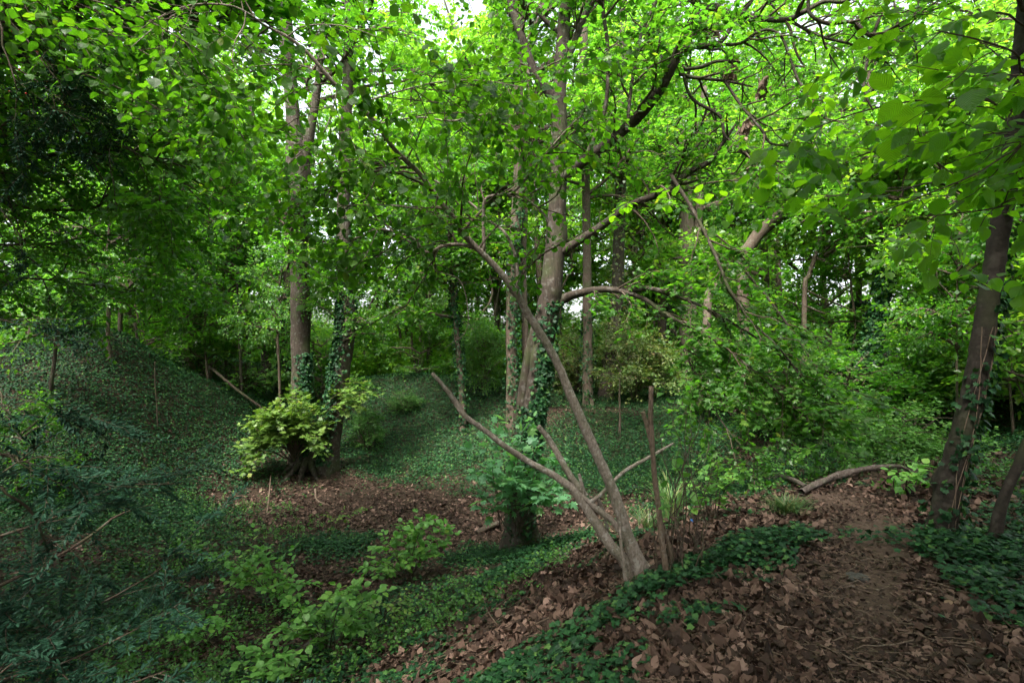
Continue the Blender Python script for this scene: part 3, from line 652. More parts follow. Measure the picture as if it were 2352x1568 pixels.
    g.build('trunk', M['b_main'], root, smooth=True)
    gi = Geo()
    ivy_on(gi, p, 3600, (.1, .3), r, -.7, .5, size=(.05, .095), off=.03); ivy_on(gi, p, 1300, (.03, .22), r, -1.6, 1.2, size=(.04, .08), off=.03); ivy_on(gi, p, 200, (.3, .36), r, -1.2, .8, size=(.05, .09), off=.03)
    gi.build('ivy', M['ivy'], root)
    # twigs and leaves
    gt = Geo(); gl = Geo()
    def spray(keys, n1, l1, n2, l2, m, size, tm='m', K=16, t1=(.3, 1), droop=.06, up=.05, tilt=.35, bias=None, rb=0):
        pts = np.stack([spline(L[k], K)[:, :3] for k in keys]); rad = np.stack([spline(L[k], K)[:, 3] for k in keys])
        a, ra = kids(pts, rad, n1, t=t1, length=l1, up=up, droop=droop, flat=.5, wig=.18, r=r, K=8, bias=bias)
        c, rc = kids(a, ra, n2, t=(.2, 1), length=l2, up=0, droop=droop, flat=.4, wig=.2, r=r, K=5, bias=bias)
        tubes(gt, a, ra, 5); tubes(gt, c, rc, 3)
        leaf_on(gl, tm, c, m, size, r, tilt=tilt, rb=rb); leaf_on(gl, tm, a[:, 3:], m, size, r, tilt=tilt, rb=rb)
    spray(['arch_drop', 'casc', 'arch', 'casc2', 'casc3', 'casc4'], 100, (.35, .95), 760, (.2, .5), 7, (.05, .11), t1=(.25, 1), droop=.07, bias=(.3, -.15, -.25), tilt=.25)
    spray(['gnarl', 'second', 'third', 'fourth', 'zig', 'wave', 'wave2', 'rust2', 'pinklow'], 110, (.5, 1.4), 520, (.2, .6), 6, (.05, .11), t1=(.15, 1))
    spray(['leftv', 'rightv', 'inner1', 'inner2', 'rise', 'leftsmall'], 60, (.6, 1.6), 420, (.25, .7), 8, (.07, .13), t1=(.2, 1))
    gt.build('twigs', M['twig'], root, smooth=True); gl.build('foliage', M['syc'], root)
    finish(root)
    add_crown(root, 'big1', Vector((.3, 1.2, 8.5)), (.9, .9, .8), 2.0, 'syc')
    # withered leaf bundles
    for k, (px, py, w, h, dy) in enumerate([(1640,72,14,34,-.02),(1685,165,22,70,-.05),(1752,205,30,56,-.2),(1708,305,34,64,-.3),(1732,372,20,44,-.4),(1668,180,10,60,-.1)]):
        yy = y + dy; c = P(px, py - h / 2, yy); n = 26 if w > 12 else 14
        gg = Geo(); rr = rng(60 + k)
        lab = ['small withered leaf bundle under the highest gnarled limb','long withered leaf bundle hanging below the rust-brown fork','broad withered leaf bundle hanging furthest to the right','largest withered leaf bundle hanging low in the tangle','withered leaf bundle caught lowest near the leaning bough','thin withered leaf bundle beside the long one under the fork'][k]
        ro = empty('withered_leaf_bundle', c, lab, 'dead leaves', 'withered leaf bundles hanging in the branches')
        t = rr.random(n); pos = c + np.stack([rr.normal(0, w * yy / F * .2, n), rr.normal(0, w * yy / F * .2, n), -t * h * yy / F * .6], 1)
        place(gg, 'l', pos, nrm(np.array([0, 0, -1.]) + rr.normal(0, .25, (n, 3))), nrm(rr.normal(0, 1, (n, 3))), rr.uniform(.09, .17, n), rr, curl=(-3, 3), wid=(.5, 1.0))
        st = np.stack([c + np.array([0, 0, .12]), c, c + np.array([0, .01, -h * yy / F * .5])])[None]
        tubes(gg, st, np.full((1, 3), .004), 5, mi=1)
        oo = gg.build('withered_leaves', [M['dry'], M['twig']], ro); finish(ro)
    # maple-leaved shoots in front of the foot
    sb = G(1185, 1262); sh = empty('sycamore_sapling', sb, 'blue-green maple-leaved sapling screening the foot of the ivy-clad tree', 'sapling'); g = Geo(); gl = Geo()
    tips = [(1080,1030),(1110,1010),(1150,1000),(1200,990),(1240,1010),(1265,1040),(1090,1090),(1130,1070),(1180,1060),(1230,1080),(1270,1100),(1100,1150),(1150,1110),(1215,1100),(1262,1125),(1300,1160),(1110,1165),(1320,1130),(1285,1140),(1190,1015),(1170,1085)]
    st = []
    for px, py in tips:
        e = P(px, py, Y - r.uniform(.7, 1.5)); s = np.array([sb[0] + r.normal(0, .1), Y - .42, sb[2] + .35 + r.uniform(0, .9)])
        st.append([np.append(s, .012), np.append((s * .45 + e * .55) + np.array([0, -.1, .08]), .007), np.append(e, .004)])
    pts, rad = stack(st, 9); tubes(g, pts, rad, 5); a, ra = kids(pts, rad, 75, t=(.5, 1), length=(.15, .35), r=r, K=5, up=.1); tubes(g, a, ra, 4)
    g.build('stem', M['twig'], sh, smooth=True)
    leaf_on(gl, 'mh', a, 5, (.10, .20), r, tilt=.3, hang=.3); leaf_on(gl, 'mh', pts[:, 6:], 4, (.10, .19), r, tilt=.3, hang=.3)
    gl.build('foliage', M['sycblue'], sh); finish(sh)

def leaning():
    """the grey multi-stemmed hazel in the foreground"""
    b = G(1470, 1325); root = empty('leaning_hazel', b, 'grey multi-stemmed hazel leaning left from the rim of the bank in the foreground', 'tree'); r = rng(51); Y = b[1]
    g = Geo(); L = {}
    def lb(k, pl, S=14, n=50, rough=.04, kn=3, base=False, flare=0):
        pp = px_path(pl, Y); pp[:, 3] *= np.array([.74 if q[2] > 13 else .95 for q in pl])
        if base: pp = np.vstack([[pp[0, 0] + .03, pp[0, 1], h1(pp[0, 0], pp[0, 1]) - .2, pp[0, 3] * 1.15], pp])
        L[k] = trunk(g, pp, S=S, n=n, rough=rough, seed=sum(map(ord, k)), knots=kn, flare=flare, fh=.12)
    lb('main', [(1472,1318,44),(1440,1225,38),(1410,1130,34),(1378,1060,31),(1345,985,30),(1312,910,28),(1283,840,26),(1250,780,25),(1215,725,24),(1180,665,22,Y-.05),(1140,615,20,Y-.1),(1100,575,18,Y-.15),(1072,545,20,Y-.2),(1040,500,18,Y-.3),(1005,455,16.5,Y-.4),(965,400,15.5,Y-.5),(935,372,14.5,Y-.6),(900,335,14,Y-.7),(865,285,12.5,Y-.8),(822,240,11.5,Y-.9),(775,200,10.5,Y-1),(745,165,10,Y-1.05),(705,120,9,Y-1.1),(660,85,8,Y-1.15),(610,60,5.5,Y-1.2),(565,28,5,Y-1.3),(520,12,5,Y-1.3),(440,12,4,Y-1.4),(365,40,3.5,Y-1.5),(320,70,2,Y-1.5)], 18, 150, base=True, flare=.3, kn=8)
    lb('left', [(1440,1300,34),(1400,1248,34),(1365,1195,30),(1335,1150,27),(1312,1120,24),(1270,1090,21),(1215,1060,19),(1160,1025,18,Y-.1),(1110,985,16,Y-.15),(1068,955,16,Y-.2),(1048,925,13,Y-.2),(1022,890,10,Y-.25),(993,857,9,Y-.3)], 14, 80, base=True, kn=6)
    lb('mid', [(1345,1140,22,Y+.05),(1312,1095,20,Y+.1),(1285,1050,19,Y+.15),(1262,1010,18,Y+.2),(1236,978,15,Y+.2)], 12, 30)
    lb('link', [(1330,1135,16),(1352,1152,18),(1380,1175,20),(1405,1195,20),(1425,1222,16)], 12, 24)
    lb('deadright', [(1352,1155,11),(1380,1135,10),(1405,1108,9,Y+.1),(1440,1078,9,Y+.2),(1490,1050,8,Y+.3),(1546,1018,5,Y+.5)], 8, 30, .08)
    lb('peg', [(1342,1140,9),(1338,1118,9),(1330,1088,8)], 8, 10)
    lb('hang', [(1370,1140,9,Y+.05),(1384,1170,9,Y+.05),(1398,1222,5,Y+.05)], 8, 12)
    lb('rbase', [(1500,1325,26),(1475,1285,22,Y+.1),(1455,1245,18,Y+.15)], 10, 16, base=True)
    lb('suck1', [(1440,1330,9,Y-.15),(1428,1262,8,Y-.15),(1424,1200,8,Y-.15),(1425,1152,6,Y-.15)], 8, 20, base=True)
    lb('b1', [(1093,570,9,Y-.15),(1060,562,9,Y-.15),(1020,564,8,Y-.15),(980,580,8,Y-.15),(955,552,5,Y-.2),(931,540,4.5,Y-.25),(868,526,4,Y-.3),(819,546,3,Y-.35),(763,542,2.5,Y-.4)], 8, 50, .08)
    lb('v1', [(1186,690,10,Y),(1189,640,9,Y),(1182,583,8,Y+.05),(1160,535,7,Y+.1),(1125,508,6,Y+.15),(1107,490,6,Y+.2),(1060,450,5,Y+.2),(1008,420,4.5,Y+.2),(960,396,4,Y+.1),(930,383,3,Y)], 8, 50)
    lb('v2', [(1112,590,10,Y-.1),(1111,540,9,Y-.1),(1110,492,8,Y-.1),(1116,456,7.5,Y-.1),(1150,447,7,Y-.1),(1177,443,7,Y-.1),(1220,396,6.5,Y-.2),(1265,341,6,Y-.3),(1310,290,5,Y-.4),(1340,262,3,Y-.5)], 8, 50)
    lb('v3', [(1177,443,6,Y-.1),(1205,455,6,Y-.1),(1235,478,6,Y-.1),(1256,505,5,Y-.1),(1254,560,4,Y-.1)], 6, 24)
    lb('v4', [(1265,341,4,Y-.3),(1268,300,3.5,Y-.3),(1266,255,3,Y-.4)], 6, 12)
    lb('l1', [(935,383,5,Y-.6),(885,382,4.5,Y-.6),(840,368,4,Y-.7),(806,366,3,Y-.7),(700,380,2,Y-.8)], 6, 24)
    lb('l2', [(730,170,4,Y-1.05),(690,150,3.5,Y-1.1),(610,150,3,Y-1.1),(540,160,2,Y-1.2)], 6, 24)
    lb('l3', [(775,200,4,Y-1),(765,250,3.5,Y-1),(740,310,3.2,Y-1),(690,350,3,Y-1),(640,400,2,Y-1)], 6, 24)
    lb('l4', [(565,28,4,Y-1.3),(560,60,3.5,Y-1.3),(540,95,3,Y-1.35),(535,140,2.5,Y-1.4),(560,200,2,Y-1.4)], 6, 24)
    lb('l5', [(440,12,3.5,Y-1.4),(360,60,3,Y-1.4),(300,110,2,Y-1.5)], 6, 20)
    lb('l6', [(822,240,5,Y-.9),(900,215,4,Y-.9),(1000,190,3.5,Y-1),(1100,185,3,Y-1.1),(1200,200,2,Y-1.2)], 6, 30)
    lb('l7', [(865,285,5,Y-.8),(960,270,4,Y-.6),(1040,278,4,Y-.5),(1120,262,3,Y-.5),(1220,270,2,Y-.6)], 6, 30)
    lb('l8', [(660,85,4,Y-1.15),(700,60,3,Y-1.2),(790,60,2.5,Y-1.3),(880,90,2,Y-1.4)], 6, 20)
    lb('l9', [(868,526,3,Y-.3),(830,600,2.5,Y-.4),(760,640,2,Y-.5),(700,600,1.5,Y-.6)], 6, 20)
    lb('l10', [(1040,500,5,Y-.3),(960,480,4,Y-.5),(860,470,3,Y-.6),(740,480,2,Y-.7),(640,520,1.5,Y-.8)], 6, 30)
    lb('l11', [(980,580,4,Y-.15),(1000,620,3,Y-.2),(1052,640,3,Y-.2),(1072,690,2.6,Y-.2),(1070,760,2,Y-.2),(1020,800,1.5,Y-.2)], 6, 40, .1)
    g.build('stem', M['b_hazel'], root, smooth=True)
    gt = Geo(); gl = Geo()
    def spray(keys, n1, l1, n2, l2, m, size, t1=(.1, 1), K=20, up=.02, tilt=.38, bias=None, tm='oh', rb=0):
        q = [spline(L[k][int(len(L[k]) * (0 if k != 'main' else .48)):], K) for k in keys]
        pts = np.stack(q)[..., :3]; rad = np.stack(q)[..., 3]
        a, ra = kids(pts, rad, n1, t=t1, length=l1, ang=(35, 75), up=up, droop=.03, flat=.6, wig=.16, r=r, K=8, bias=bias, rs=.35)
        c, rc = kids(a, ra, n2, t=(.15, 1), length=l2, ang=(30, 70), up=0, droop=.05, flat=.5, wig=.2, r=r, K=5, rs=.3)
        tubes(gt, a, ra, 5); tubes(gt, c, rc, 3)
        leaf_on(gl, tm, c, m, size, r, tilt=tilt, hang=.25, rb=rb); leaf_on(gl, tm, a[:, 3:], m, size, r, tilt=tilt, hang=.25, rb=rb)
    spray(['main', 'l1', 'l2', 'l3', 'l4', 'l5', 'l6', 'l8'], 90, (.3, .95), 380, (.12, .38), 5, (.035, .066), bias=(0, .4, .05))
    spray(['v1', 'v2', 'v3', 'v4', 'l7', 'l10', 'b1', 'l6', 'l6', 'v2', 'l7'], 80, (.3, .9), 330, (.12, .36), 5, (.035, .062), bias=(0, .4, 0))
    spray(['b1', 'l9', 'l10', 'v3'], 22, (.25, .6), 80, (.12, .3), 5, (.035, .065))
    gt.build('twigs', M['twig'], root, smooth=True); gl.build('foliage', M['hazel'], root, uv=True)
    finish(root)
    # a dead, snapped shrub and its thin shoots beside it
    db = G(1530, 1330); d = empty('dead_shrub', db, 'dead upright brown stems with snapped tops right of the leaning hazel', 'shrub'); g = Geo(); yd = db[1]
    for k, pl in enumerate([[(1532,1318,17),(1520,1240,14),(1512,1160,13),(1503,1090,12),(1499,1020,12),(1494,960,12),(1496,887,11)],[(1498,1030,11),(1488,985,11),(1476,945,10)],[(1545,1330,12,yd+.1),(1540,1270,10,yd+.1),(1522,1200,8,yd+.1)]]):
        pp = px_path(pl, yd)
        if k != 1: pp = np.vstack([[pp[0,0], pp[0,1], h1(pp[0,0], pp[0,1]) - .15, pp[0,3] * 1.1], pp])
        trunk(g, pp, S=10, n=34, rough=.1, seed=80 + k, knots=4)
    g.build('stem', M['dead'], d, smooth=True); g = Geo(); st = []
    for k in range(17):
        x0 = 1505 + r.uniform(0, 110); q = P(x0, 1330 - (x0 - 1505) * .25, yd + r.uniform(-.15, .35)); q[2] = h1(q[0], q[1]) - .05
        hgt = r.uniform(.4, 1.35); ln = r.normal(.05, .18) * hgt
        st.append([np.append(q, .006), np.append(q + [ln * .3 + r.normal(0, .03), r.normal(0, .03), hgt * .5], .0045), np.append(q + [ln, r.normal(0, .1), hgt], .002)])
    pts, rad = stack(st, 12); pts[:, 1:] += r.normal(0, .008, pts[:, 1:].shape); tubes(g, pts, rad, 5); a, ra = kids(pts, rad, 46, t=(.3, 1), length=(.08, .35), up=.4, r=r, K=5, ang=(20, 50)); tubes(g, a, ra, 3)
    g.build('shoots', M['twig'], d, smooth=True)
    gl = Geo(); pk = r.choice(len(a), 14, replace=False); leaf_on(gl, 'oh', a[pk], 4, (.05, .08), r, t=(.6, 1)); gl.build('foliage', M['hazlow'], d, uv=True)
    finish(d)

def right_trunk():
    b = G(2158, 1240); root = empty('leaning_beech', b, 'dark smooth trunk leaning right beside the path with ivy at its foot', 'tree'); r = rng(71); Y = b[1]
    g = Geo()
    p = trunk(g, np.vstack([[b[0] - .05, Y, b[2] - .25, .15], px_path([(2163,1215,70),(2178,1120,64),(2205,1010,60),(2228,930,58),(2246,850,57),(2260,760,56),(2272,680,55),(2288,580,54),(2304,480,53),(2318,390,52),(2330,300,50),(2340,200,48),(2350,90,46),(2362,-40,45),(2380,-260,50),(2400,-600,40)], Y)]), S=36, n=150, rough=.03, flare=.35, fh=.16, seed=13, knots=4)
    l1 = trunk(g, px_path([(2318,380,30,Y),(2290,420,10,Y-.1),(2240,450,8,Y-.3),(2150,420,6,Y-.5),(2060,440,4,Y-.7)], Y), S=8, n=20, seed=3)
    g.build('trunk', M['b_right'], root, smooth=True)
    gi = Geo(); ivy_on(gi, p, 130, (.0, .08), r, None, PI, size=(.04, .07), off=.03); ivy_on(gi, p, 260, (.04, .34), r, -.6, .5, size=(.035, .07), off=.015); ivy_on(gi, p, 70, (.1, .26), r, -2.3, .5, size=(.035, .06), off=.012); ivy_on(gi, p, 120, (.3, .66), r, -.1, .35, size=(.04, .08), off=.04)
    n = 26; t = np.linspace(.02, .3, n)
    for s in range(5):
        k = (t * (len(p) - 1)).astype(int); a = -1.9 + s * .35 + .7 * np.sin(t * 14 + s * 2.); q = p[k]
        pos = q[:, :3] + np.stack([np.cos(a), np.sin(a), 0*a], 1) * (q[:, 3:4] * 1.03 + .003); pos[0, 2] -= .1
        tubes(gi, pos[None], np.full((1, n), .004 - s * .0004), 5, mi=1)
    gi.build('ivy', [M['ivy'], M['dead']], root)
    gt = Geo(); gl = Geo(); q = spline(l1, 14)
    top = spline(p[90:], 14); pts = np.stack([q[:, :3], top[:, :3]]); rad = np.stack([q[:, 3], top[:, 3]])
    a, ra = kids(pts, rad, 26, t=(.1, 1), length=(.8, 2.2), up=-.05, droop=.05, flat=.6, r=r, K=8, bias=(-.25, .1, -.1), rs=.3)
    c, rc = kids(a, ra, 150, t=(.1, 1), length=(.2, .5), r=r, K=5, up=0, rs=.3); tubes(gt, a, ra, 5); tubes(gt, c, rc, 3)
    leaf_on(gl, 'oh', c, 6, (.06, .10), r, tilt=.3, hang=.3); gt.build('twigs', M['twig'], root, smooth=True); gl.build('foliage', M['hazelhi'], root, uv=True)
    finish(root); add_crown(root, 'dense', (1.6, -2.3, 5.2), (.95, .95, .5), 2.2, 'mid')  # thick crown added above the view to shade the foreground
    # slim stem beside it
    b2 = G(2285, 1262); s = empty('young_tree', b2, 'slim dark curved young stem at the right edge beside the leaning trunk', 'tree'); g = Geo(); y2 = b2[1]
    p = trunk(g, np.vstack([[b2[0], y2, b2[2] - .2, .075], px_path([(2284,1245,34),(2294,1190,31),(2310,1130,29),(2335,1075,28),(2365,1010,32),(2400,930,30),(2430,800,28),(2450,500,24),(2440,200,18),(2450,-200,12)], y2)]), S=18, n=60, rough=.03, flare=.3, fh=.1, seed=17)
    g.build('trunk', M['b_right'], s, smooth=True)
    gt = Geo(); gl = Geo(); q = spline(p[25:], 14)[None]
    a, ra = kids(q[..., :3], q[..., 3], 16, t=(.1, 1), length=(.5, 1.3), up=.1, r=r, K=7, rs=.3); c, rc = kids(a, ra, 70, length=(.15, .4), r=r, K=5, rs=.3); tubes(gt, a, ra, 5); tubes(gt, c, rc, 3)
    leaf_on(gl, 'oh', c, 5, (.05, .09), r); gt.build('twigs', M['twig'], s, smooth=True); gl.build('foliage', M['hazel'], s, uv=True); finish(s)

def edge_tree(name, label, base_xy, trunkr, limbs, leaf, tm, size, n1, l1, n2, l2, m, seed, bias=None, bark='twig', t1=(.2, 1), tilt=.32, top=4.5, droop=.04, hang=.25, uv=False, cat='tree', rb=0, n3=0, l3=(.1, .2)):
    """a tree standing just outside the view whose boughs reach into it; limbs in view pixels with a distance each"""
    x, y = base_xy; z = h1(x, y); root = empty(name, (x, y, z), label, cat); r = rng(seed); g = Geo()
    T = trunk(g, [[x, y, z - .3, trunkr], [x + .05, y, z + top * .4, trunkr * .85], [x - .05, y + .05, z + top * .75, trunkr * .7], [x, y, z + top, trunkr * .45]], S=16, n=40, flare=.4, seed=seed)
    paths = []
    for k, lb in enumerate(limbs):
        pp = px_path(lb); e = pp[0]
        zz = np.clip(e[2] - .25 * np.hypot(e[0] - x, e[1] - y), z + .25, z + top); s = T[np.argmin(np.abs(T[:, 2] - zz))]
        md = (s[:3] * .5 + e[:3] * .5) + [0, 0, .1]
        pp = np.vstack([np.append(s[:3], e[3] * 1.6), np.append(md, e[3] * 1.3), pp]); trunk(g, pp, S=8, n=50, rough=.06, seed=seed + k, knots=3); paths.append(pp)
    g.build('trunk', M[bark], root, smooth=True)
    pts, rad = stack(paths, 26); gt = Geo(); gl = Geo()
    a, ra = kids(pts, rad, n1, t=t1, length=l1, ang=(30, 70), up=.02, droop=droop, flat=.5, wig=.13, r=r, K=8, bias=bias, rs=.35)
    c, rc = kids(a, ra, n2, t=(.08, 1), length=l2, ang=(30, 65), up=0, droop=droop, flat=.4, wig=.13, r=r, K=6, rs=.25)
    tubes(gt, a, ra, 5); tubes(gt, c, rc, 3)
    leaf_on(gl, tm, c, m, size, r, tilt=tilt, hang=hang, rb=rb); leaf_on(gl, tm, a[:, 2:], m, size, r, tilt=tilt, hang=hang, rb=rb)
    if tm == 'n': leaf_on(gl, tm, c, m, size, r, tilt=tilt, hang=hang, rb=rb)
    gt.build('twigs', M['twig'], root, smooth=True); gl.build('foliage', M[leaf], root, uv=uv)
    finish(root); return root
# ------------------------------------------------------------------ assemble
terrain(); cover(); crowns(); twin(); central(); leaning(); right_trunk()

# near foliage hanging in from trees that stand just outside the frame
edge_tree('broadleaf_tree', 'broad pleated leaves on thin boughs sweeping in from the upper right, closest of all foliage', (3.3, .6), .10,
  [[(2420,250,9,2.1),(2250,228,6,2.0),(2100,232,5,2.0),(1960,262,4,2.0),(1860,300,2,2.0)],
   [(2450,300,9,1.9),(2330,345,6,1.9),(2240,400,5,1.85),(2120,450,4,1.8),(1990,500,3,1.8),(1930,520,2,1.8)],
   [(2450,180,9,1.8),(2330,120,6,1.7),(2240,90,5,1.65),(2150,70,3,1.65)],
   [(2460,420,8,2.2),(2320,470,6,2.1),(2200,490,4,2.0),(2080,500,2,2.0)],
   [(2450,60,8,2.3),(2300,30,6,2.3),(2180,60,4,2.2),(2060,170,2,2.2)],
   [(2420,300,8,2.4),(2200,330,6,2.4),(2000,350,4,2.3),(1900,400,2,2.3)]],
  'hazelhi', 'oh', (.045, .085), 70, (.2, .55), 190, (.1, .25), 5, 301, bias=(-.5, 0, -.05), uv=True, tilt=.3, top=3.6, hang=.35)
edge_tree('beech_tree', 'dark beech boughs reaching in level from the left edge above the mound', (-7.6, 5.6), .22,
  [[(-60,372,16,5.6),(40,368,14,5.6),(120,356,13,5.5),(200,346,12,5.5),(262,344,10,5.4),(330,362,8,5.3),(400,376,5,5.2),(470,400,3,5.1)],
   [(-60,450,12,6),(80,480,8,6),(215,478,8,6),(245,448,7,6),(300,438,5,6),(350,441,3,6)],
   [(-60,330,10,5),(100,300,8,5),(250,320,5,5),(420,420,3,5),(520,470,2,5)],
   [(-60,560,8,6.5),(100,560,6,6.5),(250,540,4,6.4),(400,560,3,6.3)],
   [(-60,250,9,5.2),(60,240,8,5),(160,150,5,4.8),(240,140,3,4.8)],
   [(-60,640,8,7),(80,640,6,7),(250,660,4,7),(420,680,2,7)]],
  'mid', 'o', (.045, .08), 170, (.5, 1.4), 1500, (.2, .5), 9, 311, bias=(.3, 0, -.1), top=6.5, tilt=.25)
edge_tree('hazel_tree', 'bright hazel leaves sweeping across the top left corner', (-4.6, 2.2), .09,
  [[(-80,60,8,3.0),(60,40,6,3.0),(200,60,5,2.9),(330,120,4,2.8),(430,200,3,2.7),(500,260,2,2.7)],
   [(-80,-40,8,2.8),(120,-20,6,2.7),(300,30,5,2.6),(450,110,3,2.5),(560,180,2,2.5)],
   [(-60,140,7,3.4),(120,150,5,3.4),(290,210,4,3.3),(430,290,3,3.2),(540,350,2,3.2)],
   [(-60,10,7,3.6),(200,-10,5,3.6),(420,60,4,3.5),(620,150,3,3.4),(760,250,2,3.4)],
   [(-60,220,6,3.8),(150,230,5,3.8),(330,280,4,3.7),(500,340,2,3.6)]],
  'hazel', 'oh', (.03, .06), 100, (.25, .7), 460, (.12, .35), 5, 321, bias=(.4, 0, -.2), top=5, hang=.3, uv=True)
yew = edge_tree('yew_tree', 'blue-green yew boughs spreading low over the bottom left corner', (-4.0, 1.0), .10,
  [[(-80,1380,14,2.3),(0,1344,11,2.3),(120,1284,9,2.4),(211,1228,8,2.5),(271,1182,6,2.6),(352,1158,3,2.7)],
   [(-80,1130,10,2.1),(0,1128,8,2.1),(70,1172,8,2.2),(100,1235,7,2.3),(116,1284,6,2.35)],
   [(-60,1050,8,2.0),(40,1062,5,2.0),(90,1048,3,2.1),(150,1052,2,2.1)],
   [(-60,1480,9,2.1),(90,1440,7,2.2),(200,1400,5,2.3),(330,1330,4,2.4),(420,1270,3,2.5)],
   [(-60,1580,9,2.0),(120,1530,6,2.1),(260,1470,4,2.2),(400,1400,3,2.3)],
   [(-60,1250,9,2.6),(120,1190,6,2.7),(260,1120,4,2.8),(400,1110,3,2.9)],
   [(-60,900,6,2.3),(0,925,4,2.3),(90,960,3,2.4)], [(-60,1640,8,1.9),(200,1600,5,2.0),(380,1540,3,2.1)],
   [(-60,740,5,2.6),(0,735,4,2.6),(60,750,2,2.6)]],
  'yew', 'n', (.024, .036), 80, (.25, .6), 520, (.12, .3), 36, 331, bias=(.5, .1, -.12), top=3.2, tilt=.22, droop=.03, hang=.0)
yew2 = edge_tree('yew_tree', 'dark yew boughs with red berries drooping in the top left corner', (-6.0, 3.0), .16,
  [[(-80,-30,12,2.9),(0,30,8,2.9),(60,90,6,2.9),(110,160,4,2.9),(150,220,2,2.9)],
   [(-80,110,10,3.1),(20,150,6,3.1),(90,190,4,3.1),(180,265,2,3.1)],
   [(-80,270,12,3.6),(0,290,9,3.6),(40,262,7,3.6),(100,272,4,3.6)],
   [(-80,20,9,2.6),(10,120,5,2.6),(40,210,3,2.6)], [(-80,400,9,3.4),(0,480,5,3.4),(60,560,3,3.4)]],
  'yew', 'n', (.022, .034), 60, (.25, .55), 380, (.1, .28), 34, 337, bias=(.3, .1, -.35), top=6, tilt=.22, droop=.05, hang=.0)
r = rng(9)
for px, py in [(28,72),(66,67),(22,210),(45,160),(148,240),(218,272),(86,120),(110,190),(30,110),(60,215)]:
    g = Geo(); c = P(px, py, 2.9 + r.uniform(-.1, .1)); u = np.linspace(.01, PI - .01, 7); a = np.arange(8) / 8 * TAU
    v = np.array([[np.sin(p) * np.cos(q), np.sin(p) * np.sin(q), np.cos(p)] for p in u for q in a]) * .0055
    g.add_raw(v, [[i*8+j, i*8+(j+1) % 8, (i+1)*8+(j+1) % 8, (i+1)*8+j] for i in range(6) for j in range(8)])
    o = g.build('berry', M['berry'], yew2, smooth=True); o.location = Vector(c) - yew2.location
add_crown(bpy.data.objects['broadleaf_tree'], 'dense', (-2.4, -2.2, 4.0), (1.05, 1.05, .45), .4, 'mid')  # crown added over the camera to darken the near ground
add_crown(bpy.data.objects['beech_tree'], 'dense', (1.5, -.5, 5.8), (1.0, 1.0, .6), 1.4, 'mid')  # thick crown added high up to darken the lower left
add_crown(bpy.data.objects['hazel_tree'], 'dense', (.9, .9, 7.0), (.62, .62, .4), 2.4, 'mid')  # overhead crown added to shade the yew and the near dell
add_crown(yew2, 'dense', (-.3, -1.6, 4.9), (.85, .85, .4), 1.1, 'yew')  # crown added to block the sun from the lower-left ground
